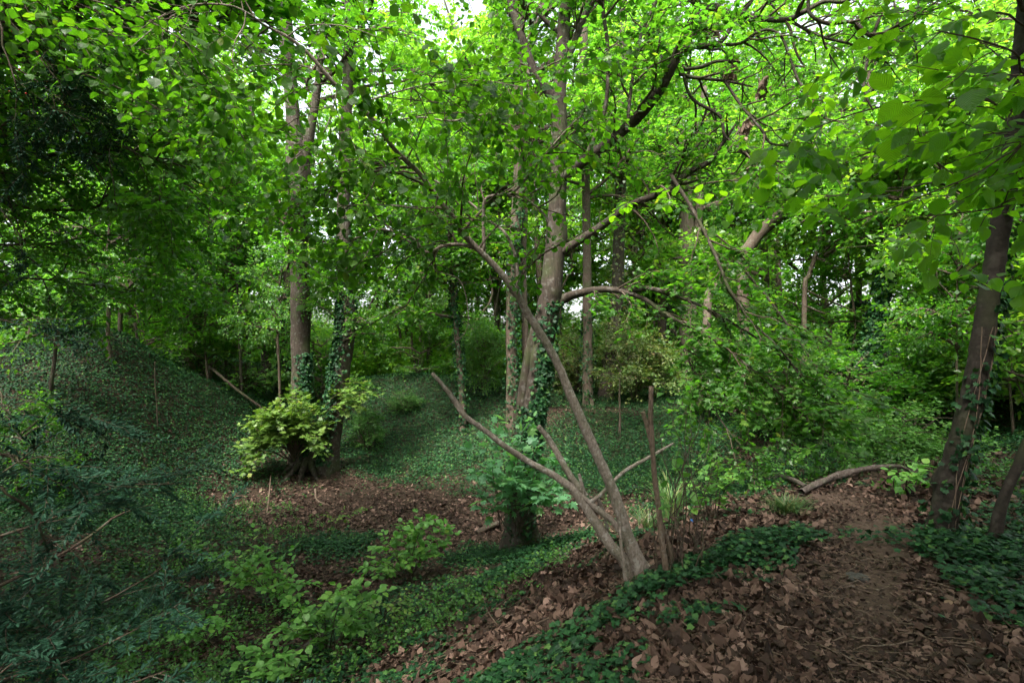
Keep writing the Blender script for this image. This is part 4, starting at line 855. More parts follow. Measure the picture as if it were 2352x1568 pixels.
# trunks in the middle distance: base px, path, ...
BG = [
 dict(base=(1178,985), path=[(1176,930,28),(1177,860,28),(1175,760,26),(1177,640,26),(1184,520,25),(1190,420,24),(1192,300,24),(1190,180,22),(1196,0,20),(1200,-300,16)], bark='b_dark', crown=('big2', 6.6, .95, 0.80), leaf='mid', ivy=[(900,.0,.4,-.9,.8)], label='straight dark trunk just left of the large ivy-clad tree'),
 dict(base=(1207,975), path=[(1208,860,16),(1206,760,16),(1202,600,14),(1208,450,13),(1214,300,12),(1216,100,10)], bark='b_dark', label='thin dark trunk squeezed between the straight trunk and the ivy-clad tree'),
 dict(base=(1062,988), path=[(1062,930,16),(1058,860,15),(1050,780,13),(1042,700,10),(1036,620,8),(1030,500,6)], bark='b_dark', crown=('sap0', 2.2, 1.6, 1.3), leaf='syc', ivy=[(900,.0,.75,None,PI)], label='short ivy-wrapped tree standing on the bank left of centre'),
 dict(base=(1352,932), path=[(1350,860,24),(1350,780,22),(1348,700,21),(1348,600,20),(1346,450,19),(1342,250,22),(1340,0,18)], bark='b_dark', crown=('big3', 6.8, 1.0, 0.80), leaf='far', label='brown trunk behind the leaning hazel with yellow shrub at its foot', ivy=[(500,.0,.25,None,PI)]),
 dict(base=(1388,915), path=[(1398,840,32),(1408,760,32),(1416,680,30),(1420,600,28),(1424,480,26),(1430,300,22),(1432,0,18)], bark='b_main', crown=('big0', 7.4, 1.0, 0.80), leaf='syc', autumn=(520,.08,.55), label='reddish trunk dotted with orange climbing leaves right of centre'),
 dict(base=(1548,862), path=[(1545,780,22),(1540,700,20),(1538,600,20),(1532,480,20),(1530,400,20),(1524,250,16),(1520,0,14)], bark='b_main', ivy=[(900,.0,.3,None,PI)], label='slender trunk with ivy on its lower half left of the pale double trunk'),
 dict(base=(1582,880), path=[(1582,800,44),(1582,700,40),(1578,600,38),(1576,500,34),(1574,400,26),(1578,330,20),(1600,280,16),(1620,200,12)], bark='b_pale', crown=('big2', 8.6, 1.1, 0.88), leaf='syc', limbs=[[(1592,600,18),(1602,520,22),(1606,440,22),(1604,380,20),(1600,250,16)],[(1606,480,12),(1640,470,14),(1683,443,12),(1712,395,11),(1722,360,10),(1790,352,6)],[(1574,380,14),(1556,350,10),(1535,330,8)]], label='pale double trunk right of centre, palest and broadest trunk of the far rank'),
 dict(base=(1522,838), path=[(1521,780,20),(1520,700,20),(1522,560,18),(1524,400,16)], bark='b_dark', Y=27, label='dim short trunk showing between the ivied slender trunk and the orange-leaved one'),
 dict(base=(432,782), path=[(430,720,22),(430,640,20),(428,540,18),(426,400,16),(424,200,12)], bark='b_pale', Y=19.5, crown=('big3', 6.4, 1.0, 0.80), leaf='under', ivy=[(500,.0,.2,-2.6,.7)], label='pale straight trunk behind the ivy mound, left one of a close pair'),
 dict(base=(456,792), path=[(455,740,20),(452,680,20),(450,600,18),(448,450,15)], bark='b_dark', Y=20.5, crown=('sap1', 3.8, 1.6, 1.8), leaf='mid', ivy=[(1500,.0,.6,None,PI)], label='dark ivy-covered trunk behind the mound, right one of a close pair'),
 dict(base=(612,850), path=[(610,740,22),(606,640,20),(604,520,20),(600,400,18),(582,300,16),(572,200,14)], bark='b_main', Y=23, label='thin grey-brown trunk left of the twin-stemmed tree'),
 dict(base=(652,900), path=[(652,840,22),(656,740,20),(660,640,18),(664,500,16)], bark='b_dark', Y=20, ivy=[(1600,.0,.6,None,PI)], crown=('sap2', 3.0, 1.2, 1.4), leaf='mid', label='shadowy ivied trunk half hidden behind the twin-stemmed tree'),
 dict(base=(985,850), path=[(988,760,12),(992,650,12),(992,560,11),(998,480,9),(1004,380,8)], bark='b_main', Y=26, label='thin pinkish trunk in the left middle distance before the bright gap'),
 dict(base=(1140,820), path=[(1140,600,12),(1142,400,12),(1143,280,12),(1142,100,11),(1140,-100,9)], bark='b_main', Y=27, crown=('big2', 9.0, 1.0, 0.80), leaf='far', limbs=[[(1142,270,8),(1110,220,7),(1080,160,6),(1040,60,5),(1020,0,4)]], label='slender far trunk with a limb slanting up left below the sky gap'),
 dict(base=(1240,850), path=[(1240,760,16),(1240,660,15),(1234,560,14),(1222,400,12)], bark='b_dark', Y=26, label='dim trunk peeping out right of the straight dark trunk'),
 dict(base=(1712,760), path=[(1706,620,28),(1720,570,30),(1750,530,32),(1800,490,30),(1850,450,26),(1900,420,20),(1960,380,14)], bark='b_dark', Y=16, crown=('big3', 5.4, .7, 0.56), leaf='syc', label='dark bough-like trunk leaning steeply right in the right middle distance'),
 dict(base=(1612,760), path=[(1626,700,20),(1634,668,20),(1656,645,17),(1676,610,15),(1690,570,12)], bark='b_pale', Y=18, label='curved pale grey stem bending right beside the pale double trunk'),
 dict(base=(1985,912), path=[(1988,860,26),(2000,800,24),(2012,740,20),(2024,680,16),(2036,620,14),(2050,550,12),(2070,450,9),(2090,350,6)], bark='b_dark', crown=('sap0', 3.2, 1.3, 1.4), leaf='far', ivy=[(3800,.0,.7,None,PI)], limbs=[[(2000,800,12),(2030,760,10),(2070,700,8),(2120,640,5)]], label='ivy-smothered forked trunk leaning right in the right middle distance'),
 dict(base=(1966,850), path=[(1967,810,20),(1970,760,18),(1972,700,15),(1975,640,12)], bark='b_dark', Y=15, ivy=[(1600,.0,.8,None,PI)], label='ivied stump-like trunk just left of the ivy-smothered forked one'),
 dict(base=(1848,700), path=[(1848,670,12),(1856,640,12),(1872,590,10),(1890,530,10),(1896,500,9),(1900,440,8)], bark='b_dark', Y=14, crown=('sap1', 3.8, 1.2, 1.2), leaf='syc', limbs=[[(1850,665,6),(1890,685,5),(1950,710,4),(1990,740,3)],[(1846,700,6),(1880,715,5),(1930,730,4)]], label='thin zigzag tree with dark side branches right of the drooping maple boughs'),
 dict(base=(110,1005), path=[(112,940,11),(118,880,11),(128,800,10),(134,720,10),(146,620,8),(150,520,7)], bark='b_main', crown=('sap2', 1.3, .9, 1.2), leaf='under', label='slim pinkish sapling at the left on the ivy slope'),
 dict(base=(255,900), path=[(252,850,10),(248,780,10),(250,700,11),(245,620,9),(255,480,7),(262,400,6)], bark='b_dark', Y=14, crown=('sap0', 3.0, 1.3, 1.4), leaf='mid', label='crooked thin tree growing from the top of the ivy mound'),
 dict(base=(276,790), path=[(276,760,12),(278,700,12),(284,620,11),(290,520,9)], bark='b_dark', Y=18, crown=('sap1', 3.0, 1.3, 1.4), leaf='mid', label='dark thin trunk behind the crest of the ivy mound'),
 dict(base=(362,985), path=[(360,930,3.2),(356,880,3),(356,830,2.5)], bark='b_dark', label='bare thin whip standing on the mound slope', cat='sapling'),
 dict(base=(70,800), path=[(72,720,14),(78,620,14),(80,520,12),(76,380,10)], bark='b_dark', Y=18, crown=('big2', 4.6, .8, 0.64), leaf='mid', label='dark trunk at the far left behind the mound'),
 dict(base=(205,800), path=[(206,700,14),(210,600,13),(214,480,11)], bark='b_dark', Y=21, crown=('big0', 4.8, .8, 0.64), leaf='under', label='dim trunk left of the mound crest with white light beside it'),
 dict(base=(520,850), path=[(518,760,6),(516,680,6),(512,600,5)], bark='b_dark', Y=20, crown=('sap0', 2.4, 1.1, 1.2), leaf='under', label='thin pole between the close pair and the thin grey-brown trunk'),
 dict(base=(555,900), path=[(552,820,7),(548,740,6),(545,650,5)], bark='b_main', Y=18, crown=('sap1', 1.8, 1.1, 1.2), leaf='under', label='thin pale pole rising from the foot of the mound slope'),
 dict(base=(645,945), path=[(642,880,6),(640,820,6),(636,740,5)], bark='b_dark', Y=16.5, crown=('sap2', 1.0, .8, 1.1), leaf='under', label='thin stem close on the left of the twin-stemmed tree'),
 dict(base=(1422,1000), path=[(1424,960,5),(1423,900,5),(1426,850,4)], bark='b_dark', crown=('sap0', .3, .55, .6), leaf='autumn', label='thin dark sapling on the bank right of the leaning hazel', cat='sapling'),
 dict(base=(1900,840), path=[(1904,760,16),(1896,700,16),(1890,640,14),(1888,520,12)], bark='b_dark', Y=20, label='dark trunk with pale patches seen through the right-hand leaves'),
 dict(base=(1790,800), path=[(1790,700,16),(1786,600,15),(1782,480,13)], bark='b_dark', Y=21, crown=('big2', 6.4, .9, 0.72), leaf='syc', label='dim trunk behind the dark leaning bough-like trunk'),
 dict(base=(2140,800), path=[(2140,700,16),(2136,600,15),(2130,480,13)], bark='b_dark', Y=17, crown=('big3', 4.2, .5, 0.5), leaf='far', label='hidden trunk inside the bright leaves left of the leaning beech'),
 dict(base=(2420,820), path=[(2420,650,20),(2418,450,18),(2410,200,15)], bark='b_dark', Y=14, crown=('big0', 4.6, .5, 0.4), leaf='syc', label='tree beyond the right edge filling the gap behind the leaning beech'),
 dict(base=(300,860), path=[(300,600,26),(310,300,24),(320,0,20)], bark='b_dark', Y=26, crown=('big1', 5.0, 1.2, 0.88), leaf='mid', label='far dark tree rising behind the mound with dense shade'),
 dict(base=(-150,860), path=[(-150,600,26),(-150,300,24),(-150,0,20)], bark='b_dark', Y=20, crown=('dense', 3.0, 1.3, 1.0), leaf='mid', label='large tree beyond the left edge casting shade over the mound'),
]
for k, d in enumerate(BG):
    d = dict(d); base = d.pop('base'); path = d.pop('path'); label = d.pop('label')
    bgtree('tree' if d.get('cat') != 'sapling' else 'sapling', label, base, path, seed=400 + k, **d)

# slender young trees whose leafy tops fill the height between shrubs and crowns
YT = [(310,700,17,'sap1',2.2,1.3,'mid'),(480,620,18,'sap0',3.0,1.5,'syc'),(565,560,20,'sap2',3.4,1.7,'far'),(720,600,18.5,'sap1',3.2,1.5,'syc'),(850,620,19,'sap2',2.6,1.5,'syc'),(910,540,22,'sap0',4.2,1.9,'far'),(960,640,20,'sap1',2.4,1.4,'under'),
 (860,480,27,'sap0',5.4,2.0,'far'),(1020,560,17,'sap2',3.0,1.4,'syc'),(1100,600,19,'sap0',3.0,1.5,'syc'),(1150,520,21,'sap1',4.2,1.7,'far'),(1300,560,20,'sap2',3.6,1.7,'far'),(1460,600,21,'sap1',3.2,1.7,'far'),(1490,480,24,'sap2',5.4,2.0,'far'),(1650,600,20,'sap0',3.4,1.7,'far'),
 (1680,720,14,'sap2',1.6,1.1,'syc'),(1770,560,18,'sap1',3.4,1.6,'far'),(1850,660,17,'sap0',2.2,1.4,'far'),(1940,560,14,'sap1',3.0,1.3,'far'),(2075,600,16,'sap2',2.8,1.4,'far'),(2160,560,13,'sap0',2.6,1.3,'far'),(2200,700,10,'sap1',1.2,.8,'syc'),(2330,640,10,'sap2',2.0,1.0,'far'),(2000,400,16,'sap2',5,1.9,'far'),(2220,420,13,'sap0',4.2,1.6,'far'),(2350,450,11,'sap1',3.6,1.4,'far')]
WH = ['behind the crest of the mound','over the saddle beside the mound','between the far grey-brown trunk and the twin-stemmed tree','directly behind the twin-stemmed tree','right of the twin-stemmed tree','tall over the bank crest','low over the middle of the bank','tall in the gap right of the twin-stemmed tree','left of the short ivied tree','behind the short ivied tree','high behind the straight dark trunk',
 'behind the large ivy-clad tree','between the orange-leaved trunk and the slender ivied one','tall before the sky gap beside the pale double trunk','right of the pale double trunk','low behind the drooping maple boughs','under the steep leaning trunk','right of the steep leaning trunk','above the zigzag tree','above the ivy-smothered forked trunk','right of the ivy-smothered forked trunk','low left of the leaning beech','right of the leaning beech','tall and pale above the forked trunk','tall behind the pleated leaves at the upper right','tall in the upper right corner']
for k, ((px, py, Y, key, z0, sc_, leaf), wh) in enumerate(zip(YT, WH)):
    if 700 < px < 1700: sc_ *= max(Y, 25) / Y; z0 *= max(Y, 25) / Y; Y = max(Y, 25 + (k % 3))
    WG = rng(k + 50).normal(0, 14, 4); x = (px - CX) / F * Y; z0 = z0 + .2; top = (784 - 60) 
    bgtree('young_tree', 'slender leafy young tree ' + wh, (px, 800), [(px - 3 + WG[0], 765, 6), (px + 4 + WG[1], (780 + py) / 2, 5.5), (px + WG[2], py + 40, 5), (px + WG[3], py - 70, 3.5)], bark='b_dark', Y=Y, crown=(key, z0, sc_, sc_ * 1.15), leaf=leaf, seed=1200 + k, S=8, flare=.2)
# understorey shrubs filling the wood behind
def shrub(label, px, py, key, sx, sz, leaf, seed, Y=None, name='shrub', zoff=0., cat='shrub'):
    b = G(px, py) if Y is None else np.array([(px - CX) / F * Y, Y, 0]); b[2] = h1(b[0], b[1]); r = rng(seed)
    root = empty(name, b, label, cat); g = Geo(); st = []
    for k in range(5):
        e = b + np.array([r.normal(0, .4) * sx, r.normal(0, .4) * sx, sz * 1.5 + zoff]); st.append([np.append(b + [0, 0, -.1], .02), np.append((b + e) / 2 + r.normal(0, .08, 3), .014), np.append(e, .006)])
    pts, rad = stack(st, 10); tubes(g, pts, rad, 6); g.build('stem', M['twig'], root, smooth=True); finish(root)
    add_crown(root, key, (0, 0, .05 + zoff), (sx, sx, sz), r.uniform(0, TAU), leaf, 'foliage')
SH = [('pale yellowing shrub below the orange-leaved trunk', 1330, 905, 'shrub0', 1.2, 1.3, 'autumn', None), ('larger pale yellowing shrub right of the orange-leaved trunk', 1460, 925, 'shrub1', 1.35, 1.2, 'autumn', None),
 ('layered green shrub with dark hollow beneath it right of centre', 1965, 985, 'shrub0', 1.25, .8, 'syc', None), ('green shrub spilling over the hollow left of the fallen bough', 1800, 1010, 'shrub1', 1.1, 1.0, 'under', None),
 ('low bright green bush behind the fallen bough', 2060, 1062, 'shrub0', .8, .5, 'hazlow', None), ('dark leafy shrub under the drooping maple boughs', 1690, 960, 'shrub1', 1.3, 1.1, 'under', None),
 ('bushy understorey left of the centre trunks behind the bank', 960, 880, 'sap0', 1.3, 1.0, 'under', 23), ('bushy understorey on the bank behind the short ivied tree', 1090, 880, 'sap1', 1.2, .9, 'syc', 23.5),
 ('low leafy bush hugging the short ivied tree', 1110, 905, 'shrub1', .9, 1.2, 'under', None), ('bright understorey bush behind the bank crest in the centre-left', 870, 880, 'sap2', 1.3, 1.0, 'syc', 26),
 ('leafy thicket left of the twin-stemmed tree', 560, 905, 'sap1', 1.1, .8, 'under', 19), ('leafy thicket close behind the twin-stemmed tree', 740, 880, 'sap2', 1.2, 1.0, 'under', 20),
 ('leafy thicket on the saddle right of the mound', 480, 870, 'sap0', 1.1, .8, 'mid', 18.5), ('thicket beyond the centre trunks', 1250, 850, 'sap1', 1.4, 1.1, 'syc', 26), ('thicket between the brown and orange-leaved trunks', 1400, 850, 'sap2', 1.3, 1.0, 'under', 25),
 ('thicket beside the pale double trunk', 1640, 860, 'sap0', 1.4, 1.1, 'under', 22), ('bright thicket in the right middle distance', 1780, 850, 'sap1', 1.3, 1.1, 'far', 18), ('bright thicket left of the ivy-smothered trunk', 1880, 850, 'sap2', 1.3, 1.1, 'syc', 15),
 ('bright yellow-green thicket right of the ivy-smothered trunk', 2120, 850, 'sap0', 1.3, 1.2, 'far', 13.5), ('bright thicket behind the leaning beech', 2260, 850, 'sap1', 1.2, 1.1, 'syc', 11.5), ('bright thicket right of the leaning beech', 2400, 850, 'sap2', 1.1, 1.0, 'far', 9.5),
 ('tangled bush on the brown bank at the right edge', 2340, 930, 'shrub0', 1.0, .8, 'under', None), ('loose bush on the bank left of the leaning beech', 2180, 960, 'shrub1', .9, .9, 'under', None),
 ('dark thicket behind the left end of the mound', 40, 790, 'sap0', 1.4, 1.0, 'mid', 19), ('dark thicket behind the mound crest', 180, 790, 'sap1', 1.4, 1.0, 'mid', 21), ('dark thicket right of the mound crest', 340, 800, 'sap2', 1.3, 1.0, 'mid', 19.5),
 ('leafy young maple on the left slope behind the slim pinkish sapling', 40, 900, 'sap1', .6, .6, 'mid', 10.5), ('small green bush on the ivy bank below its crest', 930, 950, 'shrub0', .45, .4, 'herb', None), ('olive green bush right of the twin-stemmed tree', 845, 1035, 'shrub1', .5, .55, 'herb', None)]
for k, (lb, px, py, key, sx, sz, leaf, Y) in enumerate(SH): shrub(lb, px, py, key, sx, sz, leaf, 600 + k, Y)

# low hazel shrubs in the near dell
def lowbush(label, base, tips, Y, leaf, size, seed, n=40, tm='oh', name='hazel_sapling', dY=.35):
    b = G(*base); r = rng(seed); root = empty(name, b, label, 'sapling'); g = Geo(); gl = Geo(); st = []
    for px, py in tips:
        e = P(px, py, b[1] + Y + r.uniform(-dY, dY)); e[2] = max(e[2], h1(e[0], e[1]) + .08); s = b + np.array([r.normal(0, .04), r.normal(0, .04), -.05])
        st.append([np.append(s, .008), np.append(s * .5 + e * .5 + np.array([0, 0, .12]), .005), np.append(e, .002)])
    pts, rad = stack(st, 10); tubes(g, pts, rad, 5); a, ra = kids(pts, rad, n, t=(.35, 1), length=(.12, .34), r=r, K=5, up=.1, flat=.2, ang=(30, 60)); tubes(g, a, ra, 4)
    g.build('stem', M['twig'], root, smooth=True)
    leaf_on(gl, tm, a, 7, size, r, tilt=.22, hang=.1); leaf_on(gl, tm, pts[:, 5:], 8, size, r, tilt=.22, hang=.1)
    gl.build('foliage', M[leaf], root, uv=True); finish(root)
lowbush('bright green round-leaved sapling in the centre foreground of the dell', (935,1330), [(880,1230),(920,1200),(980,1190),(1030,1210),(1050,1225),(850,1290),(870,1260),(940,1240),(1000,1240),(990,1270),(860,1320),(900,1340),(930,1300),(960,1215),(840,1300),(915,1270)], 0, 'hazlow', (.07, .105), 701, n=62)
lowbush('green round-leaved sapling spreading left of the bright one', (640,1390), [(500,1270),(540,1290),(580,1270),(620,1300),(660,1330),(560,1330),(600,1350),(700,1340),(680,1370),(520,1330),(640,1290)], -.2, 'hazlow', (.06, .095), 702, n=50)
lowbush('green arching sapling over the dead log at the bottom', (760,1500), [(640,1440),(690,1400),(740,1380),(790,1360),(830,1390),(620,1470),(700,1440),(760,1420),(600,1500),(860,1370),(820,1430)], -.3, 'hazlow', (.055, .09), 703, n=48)
lowbush('sparse sapling with a few large round leaves at the bottom edge', (640,1566), [(575,1530),(610,1540),(650,1500),(690,1510),(600,1505),(640,1545)], -.3, 'hazlow', (.06, .09), 704, n=10)
lowbush('leafy green seedling under the left edge of the arching sapling', (500,1480), [(440,1440),(480,1420),(520,1440),(460,1470),(540,1470),(410,1460)], -.1, 'hazlow', (.04, .07), 710, n=26)
lowbush('leafy green seedling near the tips of the yew', (430,1300), [(400,1230),(440,1220),(470,1250),(420,1270),(380,1260),(490,1280)], -.1, 'hazlow', (.04, .07), 711, n=24)
lowbush('yellow-dotted sparse seedling between the log and the centre', (880,1420), [(830,1400),(860,1390),(900,1400),(940,1390),(920,1430),(850,1440)], -.1, 'lime', (.03, .055), 705, n=12)
lowbush('small pale seedling on the brown leaves left of the bright sapling', (770,1215), [(740,1180),(780,1190),(800,1200),(760,1205),(850,1165)], 0, 'lime', (.05, .08), 706, n=5)
lowbush('green seedling beside the fallen bough', (2085,1135), [(2060,1105),(2090,1100),(2120,1120),(2070,1130),(2100,1095)], -.05, 'hazlow', (.05, .09), 707, n=6)
lowbush('leafy seedling left of the fallen bough', (1740,1120), [(1700,1070),(1740,1060),(1780,1070),(1820,1080),(1680,1100),(1760,1040),(1840,1050),(1720,1090)], 0, 'hazlow', (.05, .09), 708, n=26)
lowbush('young leaves on thin stems right of the dead shrub', (1640,1190), [(1620,1080),(1650,1060),(1600,1120),(1660,1140),(1630,1150),(1690,1100)], 0, 'hazlow', (.05, .08), 709, n=9)

# grasses
def tuft(label, base, n, L, spread, seed, lean=0, w=.004):
    b = G(*base); r = rng(seed); g = Geo(); K = 6; a = r.uniform(0, TAU, n)
    d = nrm(np.stack([np.cos(a) * spread + lean, np.sin(a) * spread, r.uniform(.8, 1.6, n)], 1)); ln = r.uniform(.5, 1, n) * L
    p = np.empty((n, K, 3)); p[:, 0] = b + np.stack([r.normal(0, .05, n), r.normal(0, .05, n), 0 * a], 1)
    for k in range(1, K): p[:, k] = p[:, k-1] + d * (ln / (K-1))[:, None]; d = nrm(d + np.array([0, 0, -.28]) + r.normal(0, .04, (n, 3)))
    T, U, W = frames(p); sd = nrm(np.cross(T, np.array([0, 0, 1.]) + .01)); ww = (w * np.array([1, 1.1, 1, .8, .5, .05]))[None, :, None]
    v = np.stack([p - sd * ww, p + sd * ww], 2).reshape(n, K * 2, 3)
    g.add(v, [[2*k, 2*k+1, 2*k+3, 2*k+2] for k in range(K-1)], r.random(n)); 
    o = g.build('grass_tuft', M['grass']); o.data.transform(__import__('mathutils').Matrix.Translation(-Vector(b))); o.location = b; tag(o, label, 'grass tuft')
tuft('green arching grass tuft beside the path below the fallen bough', (1812,1180), 260, .34, .8, 801)
tuft('tall half-dry grass clump behind the dead shrub', (1540,1195), 150, .75, .35, 802)
tuft('smaller grass clump just left of the dead shrub', (1485,1215), 90, .42, .6, 803)

# fallen wood
def log(name, label, pl, mat_='log', S=16, seed=0, lift=.02, cat='fallen branch', group=None, branch=None, ends=None):
    g = Geo()
    def wp(lst):
        out = []
        for q in lst:
            c = G(q[0], q[1]); w = q[2] * c[1] / F / 2; out.append([c[0], c[1], h1(c[0], c[1]) + w * .7 + (q[3] if len(q) > 3 else 0), w])
        return out
    pp = wp(pl); b = np.array(pp[0][:3]); root = empty(name, b, label, cat, group); trunk(g, pp, S=S, n=60, rough=.16, seed=seed, knots=7)
    if branch: trunk(g, wp(branch), S=8, n=30, rough=.09, seed=seed + 1)
    g.build('wood', M[mat_], root, smooth=True); finish(root)
log('fallen_bough', 'long pale fallen bough lying across the rim beyond the path', [(1840,1142,15,.03),(1875,1128,14,.05),(1920,1112,15,.07),(1960,1104,12,.09),(2020,1096,11,.1),(2065,1094,8,.1),(2105,1098,5,.05)], branch=[(1852,1132,11,.05),(1820,1118,11,.07),(1792,1112,11,.1),(1770,1116,8,.1),(1725,1110,6,.1)], seed=1)
log('log', 'thick dead log at the bottom left of centre', [(640,1556,20),(680,1522,22,.02),(720,1490,20,.03),(742,1468,14,.03)], seed=2, cat='log')
STK = [('mossy stub sticking out left of the ivy-clad tree', [(1095,1225,8),(1145,1212,14,.05)], 'b_dark', 16),('dark crooked root-like branch on the slope under the leaning hazel', [(1250,1310,10),(1290,1285,11),(1320,1268,10),(1380,1245,9)], 'log', 12),
 ('pale straight stick leaning under the leaning hazel', [(1290,1270,4),(1330,1235,4,.03),(1362,1208,4,.08)], 'dead', 8),('thin stick right of the ivy-clad tree', [(1240,1230,3),(1290,1255,3)], 'dead', 6),
 ('forked pale stick on the brown dell floor', [(612,1185,4),(640,1160,4),(668,1144,3)], 'dead', 8),('upright thin stick beside the forked pale one', [(613,1178,2.5),(618,1150,2.5,.15),(622,1122,2,.35)], 'dead', 6),
 ('curved pale stick on the brown dell floor', [(724,1130,5,.05),(728,1150,4),(755,1160,3)], 'dead', 8),('short stick between the pale seedling and the curved stick', [(755,1215,4),(775,1195,4),(795,1185,3)], 'dead', 8),
 ('straight stick on the slope at the bottom centre', [(1125,1505,6),(1145,1485,6),(1165,1465,5)], 'dead', 8),('narrow broken stick below the arching sapling', [(900,1475,7),(915,1455,7),(932,1420,5,.03)], 'dead', 8),
 ('pale thin curved stick near the bottom centre', [(1145,1440,3),(1120,1410,3,.03),(1108,1375,3,.06)], 'dead', 6),('short pale stick on the left ivy slope', [(182,1018,4),(205,1020,4),(225,1024,3)], 'dead', 6),
 ('pinkish broken stick under the yew', [(20,1060,4),(60,1090,4),(100,1120,3)], 'dead', 6),('thin bent stick at the bottom left', [(340,1475,4),(380,1430,4),(400,1400,3)], 'dead', 6),
 ('pale twisted twig on the brown leaves near the bottom right', [(1972,1560,4),(1976,1530,4),(1985,1515,3)], 'dead', 8),('curved dark root on the path edge at the bottom right', [(2130,1535,6),(2160,1520,7),(2150,1500,6),(2110,1492,4)], 'log', 8),
 ('long thin stick at the foot of the path', [(1560,1470,4),(1620,1458,5),(1690,1455,4)], 'log', 8),('thin stick between the dead shrub and the ivy patch', [(1600,1252,3),(1680,1240,3),(1735,1222,2)], 'log', 6),
 ('slender stick lying by the grass tuft', [(1640,1165,4),(1700,1160,3),(1740,1150,3)], 'log', 6),('dark stick lying on the slope above the bottom centre', [(1395,1345,5),(1440,1338,5),(1500,1322,3,.03)], 'b_dark', 8),
 ('dark fallen branch low in the brambles at the right', [(2150,975,6,.3),(2210,985,6,.25),(2290,990,4,.2)], 'b_dark', 8)]
for k, (lb, pl, mt, S) in enumerate(STK): log('fallen_stick', lb, pl, mt, S=S, seed=900 + k, cat='stick', group='fallen sticks on the woodland floor')
for k, (a, b_) in enumerate([((480,940),(612,1030)),]):
    log('fallen_sapling', 'thin fallen sapling slanting down the far side of the mound slope', [(400,790,5,.6),(470,860,6,.4),(540,915,6,.3),(610,955,5,.15),(640,980,4)], 'b_dark', seed=950, cat='fallen tree')
def rock(label, px, py, s, seed):
    b = G(px, py); r = rng(seed); g = Geo(); u = np.linspace(0, PI, 10); a = np.arange(14) / 14 * TAU; v = []
    for p in u:
        for q in a: v.append(np.array([np.sin(p) * np.cos(q) * 1.3, np.sin(p) * np.sin(q), np.cos(p) * .5]) * s * (1 + .14 * np.sin(3*q + 2*p) + .1 * np.sin(5*q - 3*p) + r.normal(0, .02)))
    g.add_raw(np.array(v), [[i*14+j, (i+1)*14+j, (i+1)*14+(j+1) % 14, i*14+(j+1) % 14] for i in range(9) for j in range(14)])
    o = g.build('stone', M['stone']); o.location = b + [0, 0, s * .3]; tag(o, label, 'stone')
rock('flat grey stone half sunk in the path', 1968, 1332, .055, 1)
b = G(1588, 1203); g = Geo(); r = rng(77); n = 5
v = []; 
for i in range(n):
    for j in range(n): v.append([(i - 2) * .011, .006 * math.sin(i * 2.1 + j), .012 + (j - 2) * .009 + .006 * math.sin(i + 2 * j) + .02])
g.add_raw(np.array(v), [[i*n+j, (i+1)*n+j, (i+1)*n+j+1, i*n+j+1] for i in range(n-1) for j in range(n-1)])
o = g.build('plastic_scrap', M['blue']); o.location = b; o.modifiers.new('thickness', 'SOLIDIFY').thickness = .002; tag(o, 'tiny crumpled blue plastic scrap behind the dead shrub stems', 'litter')

# the far wood, one mass of stems and leaves
def far_wood():
    r = rng(999); g = Geo(); tr = []
    for Y, n in ((29, 14), (37, 24)):
        for k in range(n):
            x = r.uniform(-1.15, 1.15) * Y; y = Y + r.uniform(-2, 2.5); z = h1(x, y) - .3; h = r.uniform(14, 22); w = r.uniform(.08, .24); l = r.normal(0, 1.6)
            tr.append([[x, y, z, w], [x + l * .3, y, z + h * .4, w * .8], [x + l * .8, y, z + h * .75, w * .5], [x + l, y, z + h, .03]])
    pts, rad = stack(tr, 14); tubes(g, pts, rad, 8)
    a, ra = kids(pts, rad, 2100, t=(.0, .97), length=(1.2, 4.2), ang=(45, 80), up=.15, flat=.3, droop=.02, K=7, r=r, rs=.6, rmin=.008)
    c, rc = kids(a, ra, 13000, t=(.15, 1), length=(.5, 1.8), ang=(30, 70), up=0, droop=.05, K=6, r=r, rmin=.006, flat=.35)
    d, rd = kids(c, rc, 54000, t=(.1, 1), length=(.3, .9), ang=(30, 70), up=0, droop=.08, K=4, r=r, rmin=.004, flat=.3)
    tubes(g, a, ra, 5); tubes(g, c, rc, 3)
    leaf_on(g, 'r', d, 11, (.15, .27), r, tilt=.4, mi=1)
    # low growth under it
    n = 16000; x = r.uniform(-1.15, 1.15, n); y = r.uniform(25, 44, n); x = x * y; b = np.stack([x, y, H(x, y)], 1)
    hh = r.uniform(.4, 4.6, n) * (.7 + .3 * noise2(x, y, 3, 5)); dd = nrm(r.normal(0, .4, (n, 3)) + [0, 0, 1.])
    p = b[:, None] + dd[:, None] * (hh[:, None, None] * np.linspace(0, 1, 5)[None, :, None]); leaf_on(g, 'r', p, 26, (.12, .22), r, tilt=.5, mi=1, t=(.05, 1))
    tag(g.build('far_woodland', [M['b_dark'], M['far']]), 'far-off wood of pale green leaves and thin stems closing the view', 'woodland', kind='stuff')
far_wood()
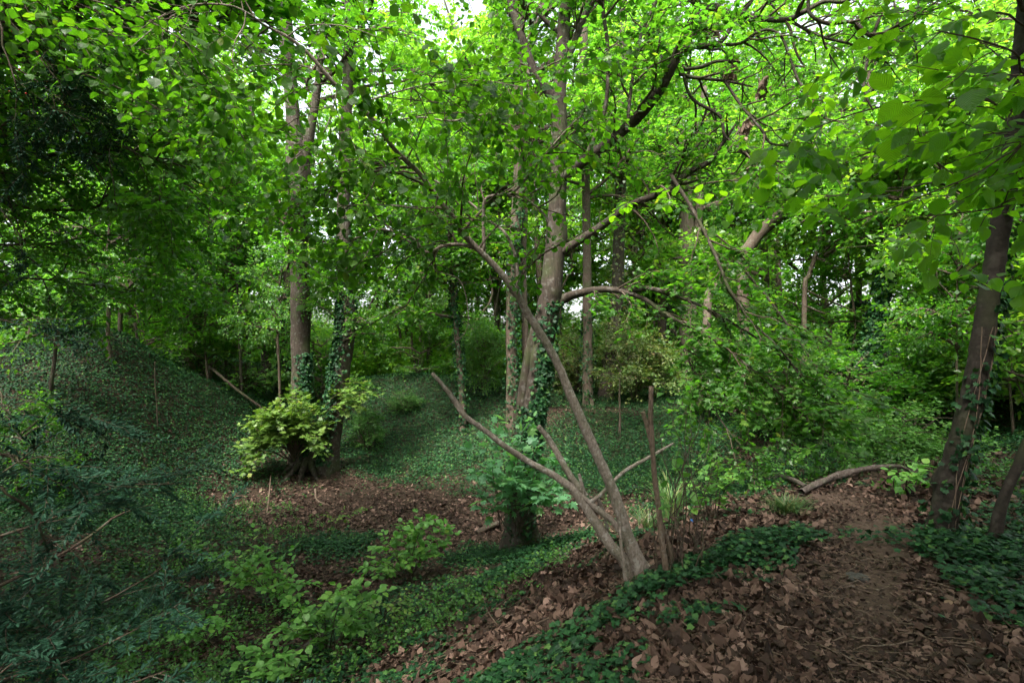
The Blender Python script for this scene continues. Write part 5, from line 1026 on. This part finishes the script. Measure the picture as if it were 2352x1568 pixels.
def shade_wood():  # trees out of view, put in only for the shade they cast
    r = rng(555); g = Geo(); tr = []
    while len(tr) < 46:
        a = r.uniform(0, TAU); d = r.uniform(5.5, 20); x, y = d * np.sin(a), d * np.cos(a)
        if abs(x) < 1.12 * y + 2.2 or (x > 0 and y > 5): continue
        z = h1(x, y) - .3; h = r.uniform(10, 16); w = r.uniform(.1, .22)
        tr.append([[x, y, z, w], [x, y, z + h * .5, w * .7], [x, y, z + h, .04]])
    pts, rad = stack(tr, 12); tubes(g, pts, rad, 8)
    a, ra = kids(pts, rad, 700, t=(.15, .97), length=(1.5, 4), ang=(45, 80), up=.1, flat=.3, K=7, r=r, rmin=.01)
    a_ok = np.abs(a[:, -1, 0]) > 1.03 * a[:, -1, 1] + 1.2; a, ra = a[a_ok], ra[a_ok]
    c, rc = kids(a, ra, 7000, t=(.15, 1), length=(.5, 1.5), r=r, K=6, rmin=.006, flat=.35); tubes(g, a, ra, 4)
    leaf_on(g, 'r', c, 22, (.16, .28), r, tilt=.4, mi=1)
    tag(g.build('unseen_shade_wood', [M['b_dark'], M['mid']]), 'unseen wood added outside the view to shade the foreground', 'woodland', kind='stuff')
shade_wood()

# ------------------------------------------------------------------ camera, light, render
cam = bpy.data.cameras.new('camera'); co = bpy.data.objects.new('camera', cam); COL.objects.link(co)
co.location = (0, 0, CAMZ); co.rotation_euler = (PI / 2, 0, 0); cam.lens = 36 * F / 2352; cam.sensor_width = 36; cam.clip_start = .05; cam.clip_end = 600
SC.camera = co
EL, AZ = math.radians(58), math.radians(205)      # sun behind the view, a little to the left
w = bpy.data.worlds.new('World'); SC.world = w; w.use_nodes = True; nt = w.node_tree; N = nt.nodes; Lk = nt.links; N.clear()
sky = N.new('ShaderNodeTexSky'); sky.sky_type = 'NISHITA'; sky.sun_disc = False; sky.sun_elevation = EL; sky.sun_rotation = AZ; sky.air_density = 1; sky.dust_density = 5; sky.ozone_density = 1
hs = N.new('ShaderNodeHueSaturation'); hs.inputs['Saturation'].default_value = .35
bg = N.new('ShaderNodeBackground'); bg.inputs[1].default_value = .15; ow = N.new('ShaderNodeOutputWorld')
Lk.new(sky.outputs[0], hs.inputs['Color']); Lk.new(hs.outputs[0], bg.inputs[0]); Lk.new(bg.outputs[0], ow.inputs[0])
sl = bpy.data.lights.new('sun', 'SUN'); sl.energy = SUN; sl.angle = math.radians(12); sl.color = (1, .95, .87)
so = bpy.data.objects.new('sun', sl); COL.objects.link(so)
dv = Vector((math.sin(AZ) * math.cos(EL), math.cos(AZ) * math.cos(EL), math.sin(EL))); so.rotation_euler = dv.to_track_quat('Z', 'Y').to_euler(); so.location = (0, 0, 30)
SC.view_settings.view_transform = 'Standard'; SC.view_settings.look = 'None'; SC.view_settings.exposure = EXPO; SC.view_settings.gamma = 1
SC.render.engine = 'CYCLES'; cy = SC.cycles
cy.max_bounces = 12; cy.diffuse_bounces = 9; cy.glossy_bounces = 2; cy.transmission_bounces = 9; cy.transparent_max_bounces = 4; cy.caustics_reflective = False; cy.caustics_refractive = False
cy.sample_clamp_indirect = 6; cy.use_denoising = True; cy.use_adaptive_sampling = True; cy.adaptive_threshold = .02
